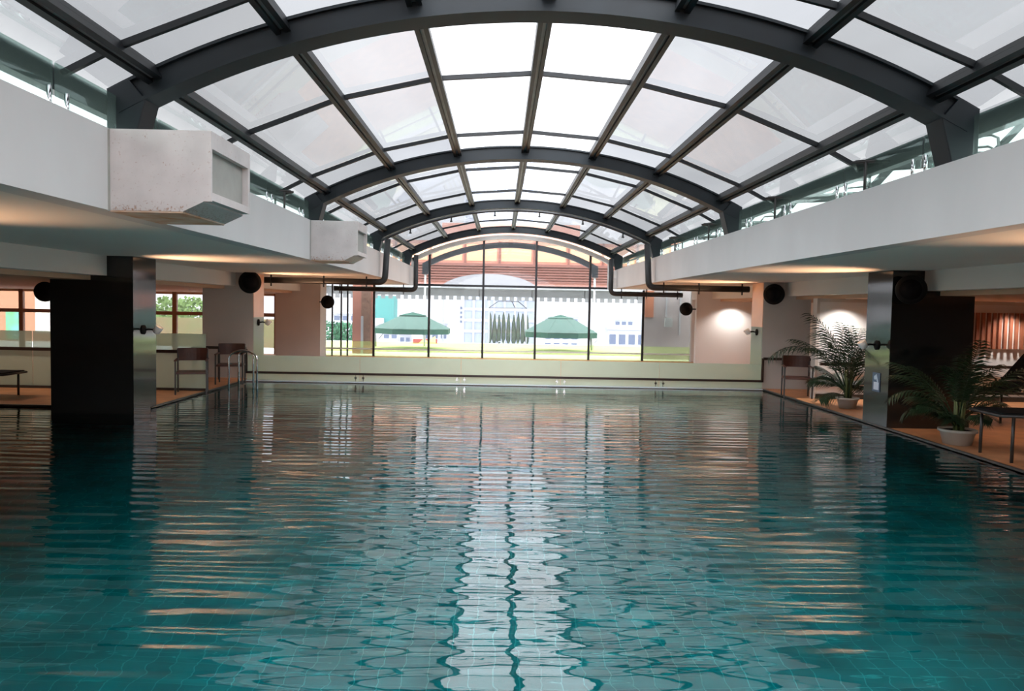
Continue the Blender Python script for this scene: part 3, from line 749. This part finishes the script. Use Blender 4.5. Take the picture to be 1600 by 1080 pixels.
# ------------------------------------------------------------------ potted palms
def frond(L, lift, droop, seed, wmax=.30):
    rnd = random.Random(seed); b = MB(); pts = []
    n = 16
    for i in range(n+1):
        s = i/n; a = lift - droop*s**1.6
        if i == 0: pts.append(Vector((0, 0, 0)))
        else: pts.append(pts[-1]+Vector((math.cos(a), 0, math.sin(a)))*(L/n))
    b.tube(pts, [.010*(1-.75*i/n) for i in range(n+1)], 5)
    m = 30
    for k in range(m):
        s = .28+.72*k/(m-1); f = s*n; i = min(int(f), n-1); p = pts[i].lerp(pts[i+1], f-i); d = (pts[i+1]-pts[i]).normalized()
        up = Vector((0, 1, 0)).cross(d); ln = wmax*(math.sin(PI*min(1, (s-.2)/.85))**.6+.12)*rnd.uniform(.85, 1.1)
        for sy in (-1, 1):
            dirn = (d*.62+Vector((0, sy, 0))*.75+up*(.28 if k % 2 else .12)).normalized()
            q1 = p+dirn*ln*.5; q2 = p+dirn*ln+Vector((0, 0, -.25*ln))
            wv = d.cross(dirn).cross(dirn).normalized()*.011
            vs = [b.bm.verts.new(v) for v in (p-wv*.5, q1-wv, q2, q1+wv, p+wv*.5)]
            b.bm.faces.new(vs)
    return b
def palm(loc, hgt, spread, nf, seed, potr, poth, label, dirs=None, potmat='pot'):
    rnd = random.Random(seed)
    t = thing('potted_palm', label, 'plant', loc, group='potted areca palms on the right deck')
    pb = MB().lathe([(potr*.68, 0), (potr*.72, .0), (potr*.92, poth*.8), (potr*1.02, poth*.82), (potr*1.02, poth), (potr*.9, poth), (potr*.88, poth*.86), (0.01, poth*.86)], n=32)
    pt = pb.build('pot', M[potmat], t, True); MB().lathe([(.01, poth*.87), (potr*.87, poth*.87)], n=24).build('soil', M['soil'], pt)
    b = MB()
    for k in range(9):
        a = rnd.uniform(0, 2*PI); r = rnd.uniform(.01, potr*.35)
        b.tube([(r*math.cos(a), r*math.sin(a), poth*.8), (1.3*r*math.cos(a), 1.3*r*math.sin(a), poth+hgt*.28)], [.02, .012], 7)
    b.build('stem_cluster', M['stem'], t, True)
    for k in range(nf):
        az = rnd.uniform(0, 2*PI) if not dirs or k >= len(dirs) else math.radians(dirs[k][0])
        q = k/nf
        lift = math.radians(rnd.uniform(52, 86) if q < .55 else rnd.uniform(25, 55)); L = hgt*(rnd.uniform(.72, .95) if q < .55 else rnd.uniform(.34, .5))
        dr = math.radians(rnd.uniform(30, 80))
        if dirs and k < len(dirs): lift, L, dr = math.radians(dirs[k][1]), hgt*dirs[k][2], math.radians(dirs[k][3])
        fr = frond(L, lift, dr, seed*100+k, .24*hgt/1.4).build('frond', M['leaf'], t, rec=False)
        fr.location = (.03*math.cos(az), .03*math.sin(az), poth*.9+rnd.uniform(0, .15)); fr.rotation_euler = (rnd.uniform(-.15, .15), 0, az)
    return t
p = at(1310, 633, 8.3)
palm((p.x-.03, u(8.05), 0), 1.82, .8, 30, 3, .20, .20, 'tall dark palm in a low pot in front of the lit white wall',
     [(183, 74, 1.12, 120), (20, 70, 1.08, 60), (5, 58, 1.0, 70), (200, 66, .8, 70), (-30, 60, .9, 80)])
p = at(1503, 700, 5.7)
palm((u(3.41)+.29, u(5.9), 0), 1.45, .8, 26, 5, .24, .21, 'palm in an off-white pot on the deck edge before the right granite pillar',
     [(8, 62, 1.15, 70), (175, 70, .8, 110), (-10, 48, 1.0, 70), (150, 55, .55, 110)])

# ------------------------------------------------------------------ sun loungers
def lounger(label, back=45, sh=.40, name='sun_lounger'):
    """length along local +X (feet) to -X (head)"""
    t = thing(name, label, 'sun lounger', group='black sun loungers')
    W2 = .33
    b = MB()
    for sy in (-1, 1): b.tube([(-.55, sy*W2, sh), (1.15, sy*W2, sh)], .02, 8)
    b.tube([(1.15, -W2, sh), (1.15, W2, sh)], .02, 8); b.build('frame', M['chair_metal'], t, True)
    MB().box(-.35, 1.13, -W2+.02, W2-.02, sh-.0, sh+.035).build('seat_sling', M['mesh_black'], t, bevel=.01)
    a = math.radians(back); dx, dz = -math.cos(a), math.sin(a)
    b = MB(); c = Vector((-.35+dx*.37, 0, sh+.02+dz*.37)); b.obox(c, Vector((dx, 0, dz))*.37, Vector((0, W2-.02, 0)), Vector((dz, 0, -dx))*.018)
    b.build('backrest', M['mesh_black'], t, bevel=.01)
    for x in (-.5, 1.0):
        for sy in (-1, 1): MB().tube([(x, sy*W2, sh), (x, sy*W2, 0)], .02, 8).build('leg', M['chair_metal'], t, True)
    for sy in (-1, 1):
        pts = [(-.42, sy*(W2+.02), sh), (-.40, sy*(W2+.02), sh+.17), (-.33, sy*(W2+.02), sh+.21), (-.05, sy*(W2+.02), sh+.20), (.10, sy*(W2+.02), sh+.02)]
        MB().tube(pts, .016, 8).build('armrest', M['chair_metal'], t, True)
    return t
LA = lounger('black sun lounger on the right deck beside the palm pot', 50, .56)
LA.location = (7.16, u(5.32), 0); LA.rotation_euler = (0, 0, math.radians(177))
p = at(1572, 610, 6.9)
LB = dup(LA, (p.x-.35, u(6.9), 0), math.radians(180), 'black sun lounger with raised back behind the palm, farther back on the right deck')
L1 = lounger('black sun lounger at the far left edge of the deck', 50, .42)
p = at(10, 620, 7.7)
L1.location = (p.x-1.05, u(7.75), 0)
# loungers and seats on the right roof terrace
for k, (px, py, Yd, rz, nm) in enumerate(((1340, 280, 4.55, 150, 'nearest'), (1212, 330, 6.1, 150, 'second'), (1098, 365, 8.1, 150, 'third'), (1050, 380, 9.7, 150, 'farthest'))):
    dup(L1, (FR+1.0, u(Yd)+.1, TOPZ-.02), math.radians(rz), nm+' dark lounger behind the glass on the right balcony', .85)
dup(L1, (FL-1.0, u(6.3), TOPZ-.02), math.radians(30), 'dark lounger behind the glass on the left balcony', .8)

# ------------------------------------------------------------------ outside: terrace, lawn, umbrellas, building, city
o = MB().box(u(-14), u(14), YE+.2, u(21), -.3, -.0); struct(o, 'floor_terrace', mat('pale_terrace_paving', (.80, .80, .79), .8, noise=.05), 'pale paved terrace outside the far glass wall', 'floor')
o = MB().box(u(-4.5), u(8), u(16.4), u(20.2), .0, .05).build('lawn', mat('bright_lawn', (.66, .72, .40), .9, col2=(.78, .74, .52), nscale=.8, bump=.3))
tag(o, 'bright yellow green lawn strip on the terrace outside', 'grass', kind='stuff')
M['umb'] = mat('green_umbrella_canvas', (.03, .13, .085), .7, noise=.15, nscale=3)
M['umb_pale'] = mat('faded_green_canvas', (.12, .22, .175), .7, noise=.1)
M['grey_metal'] = mat('grey_metal', (.42, .44, .46), .5)
def umbrella(p, r, rise, label, zedge, post=None):
    t = thing('garden_umbrella', label, 'umbrella', (p.x, p.y, .05), group='green umbrellas on the terrace')
    def roofq(R, z0, z1, val, rtop=0.02):
        b = MB(); n = 8
        lo = [Vector((R*math.cos(2*PI*(k+.5)/n), R*math.sin(2*PI*(k+.5)/n), z0)) for k in range(n)]
        hi = [Vector((rtop*math.cos(2*PI*(k+.5)/n), rtop*math.sin(2*PI*(k+.5)/n), z1)) for k in range(n)]
        for k in range(n):
            j = (k+1) % n; b.quad(lo[k], lo[j], hi[j], hi[k]); b.quad(lo[k], lo[k]-Vector((0, 0, val)), lo[j]-Vector((0, 0, val)), lo[j])
        return b
    o = roofq(r, zedge, zedge+rise*.86, 0, r*.27).build('canopy', M['umb_pale'], t); o.modifiers.new('s', 'SOLIDIFY').thickness = .01
    b = MB(); n = 8
    for k in range(n):
        A = Vector((r*math.cos(2*PI*(k+.5)/n), r*math.sin(2*PI*(k+.5)/n), zedge)); B = Vector((r*math.cos(2*PI*(k+1.5)/n), r*math.sin(2*PI*(k+1.5)/n), zedge))
        v = Vector((0, 0, .20)); b.quad(A, A-v, B-v, B)
    o = b.build('valance', M['umb'], t); o.modifiers.new('s', 'SOLIDIFY').thickness = .01
    o = roofq(r*.36, zedge+rise*.80, zedge+rise, 0).build('vent_cap', M['umb'], t); o.modifiers.new('s', 'SOLIDIFY').thickness = .01
    if post is None: MB().tube([(0, 0, 0.05), (0, 0, zedge+rise*.9)], .03, 10).build('pole', M['grey_metal'], t, True)
    else:
        MB().tube([(post, 0, 0.05), (post-.05, 0, zedge-.05)], .045, 10).build('pole', M['grey_metal'], t, True)
        b = MB(); b.tube([(post+.12, 0, .35), (post+.38, 0, zedge-.12), (post-.1, 0, zedge+.02), (0, 0, zedge+rise*.9)], .018, 8); b.build('crank_arm', M['grey_metal'], t, True)
    b = MB()
    for k in range(n):
        A = Vector((r*math.cos(2*PI*(k+.5)/n), r*math.sin(2*PI*(k+.5)/n), zedge-.01)); b.tube([A, (0, 0, zedge+rise*.8)], .012, 5)
    b.build('ribs', M['grey_metal'], t)
    return t
pa = at(645, 500, 17.3); ze = at(645, 515, 17.3).z
umbrella(pa, 1.55, .62, 'large green garden umbrella on the left of the terrace outside', ze, -1.45)
pa = at(876, 500, 17.3); ze = at(876, 521, 17.3).z
umbrella(pa, 1.5, .68, 'large green garden umbrella on the right of the terrace outside', ze, 1.25)

# terrace building: peach facade on brown columns with louvres
tb = thing('terrace_building', 'peach building with arched windows and louvres above the terrace', 'building', (AC[0], u(26), 0))
tbi = Matrix.Translation(-tb.location)
def T(o): o.matrix_parent_inverse = tbi; return o
M['peach'] = mat('peach_render', (.62, .27, .19), .8, noise=.08)
M['brick'] = mat('reddish_louvre', (.24, .09, .065), .6)
M['peach_lit'] = mat('peach_window', (.80, .42, .24), .5)
x0, x1 = at(563, 420, 26).x, at(1048, 420, 26).x
zb_, zm, zt_ = at(800, 444, 26).z, at(800, 417, 26).z, at(800, 350, 26).z
zmid = at(800, 378, 26).z
b = MB(); b.box(x0, x1, u(26), u(29), zb_, zmid); b.box(at(690, 420, 26).x, at(905, 420, 26).x, u(26), u(29), zmid, zt_)
T(b.build('wall', M['peach'], tb))
nb = 9
for k in range(6):
    z = zb_+.1+(zm-zb_-.1)*k/6; p = T(MB().box(x0, x1, u(26)-.22, u(26), z, z+.07).build('louvre', M['brick'], tb))
T(MB().box(x0-.2, x1+.2, u(26)-.3, u(26), zm, zm+.16).build('ledge', M['brick'], tb))
for k in range(9):
    xa = x0+(x1-x0)*k/9+.12; xb = x0+(x1-x0)*(k+1)/9-.12
    f = T(MB().box(xa, xb, u(26)-.03, u(26), zm+.3, zmid-.2).build('window', M['peach_lit'], tb))
    g = MB().box(xa-.12, xa-.02, u(26)-.12, u(26), zm+.16, zmid).build('pier', M['brick'], tb); T(g)
for xx in (x0+.1, x1-.1):
    T(MB().box(xx-.5, xx+.5, u(26.2), u(26.8), -.2, zb_).build('column', M['peach'], tb))
# grey arched sign panel in front, with pale illegible letters
sp = thing('arched_sign', 'pale grey half round sign panel with small white letters outside the glass', 'sign', (at(765, 440, 21.5).x, u(21.5), 0))
sx = at(765, 440, 21.5).x; zlow = at(765, 462, 21.5).z-0; ztop = at(765, 428, 21.5).z; hw = (at(845, 440, 21.5).x-at(685, 440, 21.5).x)/2
pts = [(-hw, zlow)]+[(hw*math.cos(PI-PI*i/24), (zlow+.1)+(ztop-zlow-.1)*math.sin(PI*i/24)) for i in range(25)]+[(hw, zlow)]
MB().poly_prism(pts, 'y', 0, .08).build('panel', mat('sign_grey', (.30, .30, .33), .6), sp)
for k in range(8):
    xx = (k-3.5)*.27+.35; zz = zlow+.05; b = MB()
    if k % 3 == 0: b.poly_prism([(xx-.09, zz), (xx-.05, zz), (xx, zz+.16), (xx+.05, zz), (xx+.09, zz), (xx+.02, zz+.22), (xx-.02, zz+.22)], 'y', -.03, 0)
    elif k % 3 == 1: b.box(xx-.09, xx-.05, -.03, 0, zz, zz+.22); b.box(xx+.05, xx+.09, -.03, 0, zz, zz+.22); b.box(xx-.05, xx+.05, -.03, 0, zz+.09, zz+.16)
    else: b.lathe([(.10, -.03), (.10, -.001)], c=(xx, 0, zz+.11), n=12, axis='y')
    b.build('letter', mat('sign_white', (.9, .9, .92), .5), sp)
MB().box(-.04, .04, .09, .15, 0, ztop-.1).build('post', M['grey_metal'], sp)
for s in (-1, 1): MB().box(s*hw*.9-.04, s*hw*.9+.04, .09, .15, 0, zlow+.2).build('post', M['grey_metal'], sp)
# scalloped awning
aw = thing('scalloped_awning', 'long grey awning with square scalloped edge outside the glass', 'awning', (0, u(19.2), 0))
xa, xb = at(500, 465, 19.2).x, at(1160, 465, 19.2).x; z0 = at(790, 464, 19.2).z; z1 = at(790, 452, 19.2).z
MB().box(xa, xb, 0, .03, z0, z1).build('fascia', mat('awning_grey', (.15, .155, .16), .8, noise=.2, nscale=2), aw)
b = MB(); k = xa
while k < xb: b.box(k, k+.19, 0, .02, z0-.17, z0); k += .33
b.build('scallop_edge', mat('awning_grey_pale', (.22, .225, .24), .8), aw)
MB().box(xa, xb, -.05, .10, z1, z1+.05).build('roller', M['grey_metal'], aw)
b = MB(); k = xa
for k in range(9):
    xx = xa+(xb-xa)*k/8; b.tube([(xx, 0, z1), (xx+.0, 0, z1-.36)], .02, 6)
b.build('brackets', M['pipe'], aw)
for k in (0, 1): MB().box((xa, xb)[k]-.04, (xa, xb)[k]+.04, -.03, .05, .05, z1).build('post', M['grey_metal'], aw)

# terrace walls: brown column with relief, peach wall right with electrical box
def simple(mb, name, m, label, cat, group=None, bevel=0): return tag(mb.build(name, m, bevel=bevel), label, cat, group)
t = thing('terrace_column', 'peach column with brown stone facing just outside the glass on the left', 'column', (at(566, 520, 15.6).x, u(15.6), 0))
hw = (at(580, 520, 15.6).x-at(549, 520, 15.6).x)/2
MB().box(-hw, hw, 0, .4, 0, CZ+.3).build('shaft', M['peach'], t)
MB().box(-hw*.1, hw*.85, -.04, 0, .3, CZ).build('stone_facing', mat('brown_stone', (.42, .24, .16), .8, noise=.4, nscale=14, bump=.5), t)
MB().box(-hw*.12, hw*.12, -.06, -.02, 0, CZ*.55).build('conduit', M['pale_trim'], t)
t = thing('terrace_wall', 'pinkish beige wall outside the glass on the right with an electrical box', 'wall', (at(1042, 520, 15.5).x, u(15.5), 0))
hw = (at(1085, 520, 15.5).x-at(1004, 520, 15.5).x)/2
MB().box(-hw+.1, hw+.9, 0, .3, 0, CZ+.3).build('wall_panel', M['beige'], t)
MB().box(-hw+.12, -hw+.42, -.03, 0, u(.85), CZ).build('orange_panel', mat('orange_panel', (.72, .27, .13), .7), t)
eb = MB().box(-.1, .16, -.14, 0, u(.66), u(.84)).build('electrical_box', mat('pale_box', (.62, .68, .64), .5), t)
MB().box(-.07, -.02, -.05, 0, u(.86), CZ).build('conduit', M['pale_trim'], t)
MB().box(.42, .47, -.05, 0, u(.5), CZ).build('conduit', M['pale_trim'], t)

# outside left: orange wall, posters, hedge
t = thing('annex_wall', 'orange wall with bright posters outside the brown windows', 'wall', (u(-9.5), u(18), 0))
b = MB(); b.box(-u(3.5), u(.55), 0, .3, 0, 4.0); b.build('wall_panel', mat('annex_orange', (.46, .21, .11), .8, noise=.06), t)
def poster(px0, px1, py0, py1, mm):
    a, c = at(px0, py1, 18), at(px1, py0, 18)
    MB().box(a.x-u(-9.5), c.x-u(-9.5), -.03, 0, a.z, c.z).build('poster', mm, t)
poster(10, 35, 487, 530, mat('poster_blue', (.15, .40, .45), .5, col2=(.12, .40, .05), nscale=1.2))
poster(56, 78, 437, 520, mat('poster_pale', (.6, .58, .5), .5))
t = thing('lime_wall', 'low olive green wall outside the brown windows behind the armchairs', 'wall', (u(-7), u(17), 0))
a = at(300, 497, 17)
MB().box(-u(.9), u(2.2), 0, .2, 0, a.z).build('wall_panel', mat('olive_paint', (.20, .23, .09), .8, col2=(.30, .20, .10), nscale=.8), t)
# leafy trees beyond
def tree(p, h, r, label, m):
    t = thing('tree', label, 'tree', p, group='trees beyond the terrace')
    MB().tube([(0, 0, 0), (0, 0, h*.6)], [r*.08, r*.05], 8).build('trunk', M['stem'], t)
    rnd = random.Random(int(p[0]*10)); b = MB()
    for k in range(420):
        v = Vector((rnd.gauss(0, 1), rnd.gauss(0, 1), rnd.gauss(0, 1))).normalized()*r*rnd.uniform(.6, 1.05); v.z *= .75
        c = v+Vector((0, 0, h*.7)); a = Vector((rnd.gauss(0, 1), rnd.gauss(0, 1), rnd.gauss(0, 1))).normalized()*r*.11; d = a.orthogonal().normalized()*r*.09
        b.quad(c-a, c-d, c+a, c+d)
    b.build('foliage', m, t, rec=False)
M['leafy'] = mat('bright_foliage', (.15, .24, .06), .8, noise=.3, nscale=3)
for px, nm in ((262, 'leafy tree seen through the brown window on the left of the pair'), (300, 'leafy tree seen through the brown window right above the chairs')):
    yt = 34 if px < 280 else 38; p = at(px, 462, yt); tree((p.x, u(yt), -3), p.z+3.2, 1.7, nm, M['leafy'])
for px in (515, 540):
    p = at(px, 505, 22.5); tree((p.x, u(22.5), -1.2), p.z+1.3, .8, 'small green tree outside the narrow panes on the '+('left' if px == 515 else 'right'), mat('dark_foliage', (.06, .2, .1), .8))

# distant city on lower ground
o = MB().box(-400, 400, u(21), 700, -16, -15.8); struct(o, 'floor_city', mat('pale_ground', (.62, .63, .65), .9), 'pale hazy ground far below the terrace', 'ground')
M['city'] = mat('white_render', (.52, .53, .56), .8, noise=.04)
M['city_win'] = mat('pale_blue_window', (.12, .15, .22), .4)
def house(px0, px1, ytop, ybot, Yd, label, rows=1, cols=3, m='city', wm='city_win'):
    a, c = at(px0, ytop, Yd), at(px1, ytop, Yd); zb2 = at(px0, ybot, Yd).z
    t = thing('city_building', label, 'building', ((a.x+c.x)/2, u(Yd), -15.8), group='pale city buildings beyond the terrace')
    w2 = (c.x-a.x)/2; zt2 = a.z+15.8; zl = zb2+15.8
    MB().box(-w2, w2, 0, w2*1.2, 0, zt2).build('wall', M[m], t)
    for r in range(rows):
        for k in range(cols):
            x0 = -w2+2*w2*(k+.18)/cols; x1 = -w2+2*w2*(k+.82)/cols; h = (zt2-zl)/rows
            MB().box(x0, x1, -.15, 0, zl+h*(r+.25), zl+h*(r+.75)).build('window', M[wm], t)
    MB().box(-w2*1.04, w2*1.04, -.3, w2*1.2, zt2, zt2+.35).build('roof', M['city'], t)
house(598, 622, 520, 542, 60, 'small pale house with blue windows below the left umbrella', 2, 2)
house(624, 642, 523, 540, 64, 'small pale house right of the blue windowed one', 1, 2)
house(718, 762, 478, 506, 90, 'pale building with gridded window front left of the cypress trees', 4, 6)
house(728, 778, 510, 521, 70, 'long low pale building below the gridded building', 1, 4)
house(790, 812, 512, 520, 74, 'low grey building behind the right umbrella', 1, 2)
house(960, 990, 500, 530, 110, 'faint white building at the far right of the view', 3, 3)
house(660, 700, 505, 545, 100, 'faint white building between the left umbrella and the grid building', 3, 3)
house(850, 905, 495, 545, 120, 'faint white building behind the right umbrella', 4, 4)
house(520, 560, 490, 530, 80, 'white building seen through the narrow panes on the left', 3, 3)
house(1010-60, 1010, 515, 545, 75, 'low white building beside the right wall outside', 1, 4)
# teal shrouded building
t = thing('scaffold_tower', 'teal netted building hanging behind the left umbrella', 'building', (at(600, 480, 95).x, u(95), -15.8))
a, c = at(588, 462, 95), at(618, 462, 95)
MB().box(-(c.x-a.x)/2, (c.x-a.x)/2, 0, 6, 0, a.z+15.8).build('netting', mat('teal_net', (.10, .33, .30), .8, noise=.15, nscale=.3), t)
a, c = at(588, 497, 94.5), at(604, 497, 94.5)
MB().box(-(c.x-a.x)/2-1, (c.x-a.x)/2-1, -1.2, 0, 0, a.z+15.8).build('lower_block', M['city'], t)
# red booth on the lawn
a, c = at(645, 530, 19.6), at(682, 530, 19.6)
t = thing('market_booth', 'pinkish red booth on the lawn below the left umbrella', 'booth', ((a.x+c.x)/2, u(19.6), .05))
w2 = (c.x-a.x)/2; MB().box(-w2, w2, 0, .5, 0, a.z-.05).build('cloth', mat('pink_red_cloth', (.42, .09, .09), .8), t)
MB().poly_prism([(-w2*.5, 0), (-w2*.1, .22), (w2*.25, .12), (w2*.9, .35), (w2*.95, 0)], 'y', -.04, 0).build('skirt', mat('yellow_cloth', (.85, .78, .35), .8), t)
# cypress row
M['cyp'] = mat('cypress_green', (.06, .085, .055), .9, noise=.3, nscale=2)
for k, px in enumerate((766, 773, 780, 787, 795, 803, 810, 817, 824)):
    p = at(px, 488+(k % 3)*2, 48)
    t = thing('cypress_tree', ('leftmost' if k == 0 else 'rightmost' if k == 8 else '%s from the left' % ('second third fourth fifth sixth seventh eighth'.split()[k-1]))+' slim cypress in the row beyond the terrace', 'tree', (p.x, u(48), -15.8), group='cypress row beyond the terrace')
    hh = p.z+15.8; rnd = random.Random(k)
    prof = [(.05, hh-3.4), (.24, hh-2.9), (.23, hh-1.8), (.17, hh-.9), (.08, hh-.3), (.01, hh)]
    b = MB(); b.lathe(prof, n=10)
    for v in b.bm.verts: v.co.x += rnd.uniform(-.05, .05); v.co.y += rnd.uniform(-.05, .05)
    b.build('foliage', M['cyp'], t, True); MB().tube([(0, 0, 0), (0, 0, hh-3.2)], .1, 6).build('trunk', M['stem'], t)
# metal gazebo frame
a, c = at(764, 481, 21), at(823, 481, 21); zt2 = at(790, 471, 21).z; zz = a.z
t = thing('metal_gazebo', 'thin black metal gazebo frame behind the glass above the cypress trees', 'gazebo', ((a.x+c.x)/2, u(20.8), 0))
w2 = (c.x-a.x)/2; b = MB(); r_ = .014
for y in (0, .8):
    b.tube([(-w2, y, zz), (w2, y, zz)], r_, 6); b.tube([(-w2*.5, y, zt2), (w2*.55, y, zt2)], r_, 6)
    b.tube([(-w2, y, zz), (-w2*.5, y, zt2)], r_, 6); b.tube([(w2, y, zz), (w2*.55, y, zt2)], r_, 6); b.tube([(w2*.2, y, zt2), (w2*.4, y, zz)], r_, 6)
b.build('roof_frame', M['chair_metal'], t)
for sx in (-1, 1):
    MB().tube([(sx*w2, 0, 0), (sx*w2, 0, zz)], r_, 6).build('leg', M['grey_metal'], t); MB().tube([(sx*w2, .8, 0), (sx*w2, .8, zz)], r_, 6).build('leg', M['grey_metal'], t)
# lifebuoy-like ring on low rail at terrace edge
p = at(781, 539, 19.9)
t = thing('ring_ornament', 'small dark ring mounted on the pale rail at the terrace edge', 'ornament', (p.x, u(20.4), 0))
b = MB(); b.tube([(.12*math.cos(2*PI*k/20), 0, p.z+.12*math.sin(2*PI*k/20)) for k in range(20)], .02, 8, closed=True); b.build('ring', M['grey_metal'], t, True)
MB().bar((0, 0, 0), (0, 0, p.z-.12), .02).build('stand', M['grey_metal'], t)
t = thing('terrace_rail', 'thin grey rail along the far edge of the terrace', 'railing', (0, u(20.6), 0))
b = MB(); b.bar((at(715, 543, 20.6).x, 0, p.z-.16), (at(826, 543, 20.6).x, 0, p.z-.16), .025); b.build('rail', M['grey_metal'], t)
for px in (716, 770, 825): MB().bar((at(px, 543, 20.6).x, 0, 0), (at(px, 543, 20.6).x, 0, p.z-.1), .02).build('post', M['grey_metal'], t)

# glass tower seen through the roof
a, c = at(728, 236, 60), at(842, 236, 60)
t = thing('glass_tower', 'tall pale blue grey tower seen through the glass roof', 'tower', ((a.x+c.x)/2, u(60), -15.8))
w2 = (c.x-a.x)/2; zt2 = at(790, 245, 60).z+15.8; zc = at(790, 283, 60).z+15.8
M['tower'] = mat('tower_glass', (.34, .38, .46), .3, noise=.1, nscale=.4); M['tower_pale'] = mat('tower_concrete', (.50, .52, .57), .7)
MB().box(-w2, w2*.98, 0, 9, 0, zt2).build('shaft', M['tower'], t)
b = MB(); k = 0; z = 14
while z < zt2: b.box(-w2-.05, w2, -.12, 0, z, z+.35); z += 1.5
b.build('floor_bands', M['tower_pale'], t)
b = MB()
for k in range(7): b.box(-w2+2*w2*k/7-.12, -w2+2*w2*k/7+.12, -.2, 0, 10, zt2)
b.build('vertical_fins', M['tower_pale'], t)
b = MB()
for k in range(5):
    for z in (0, 1.1): b.bar((-w2*.5+w2*1.3*k/5, 1, zt2+z), (-w2*.5+w2*1.3*(k+1)/5, 1, zt2+z), .12)
    b.bar((-w2*.5+w2*1.3*k/5, 1, zt2), (-w2*.5+w2*1.3*k/5, 1, zt2+2), .14)
b.build('crown_frame', M['tower_pale'], t)
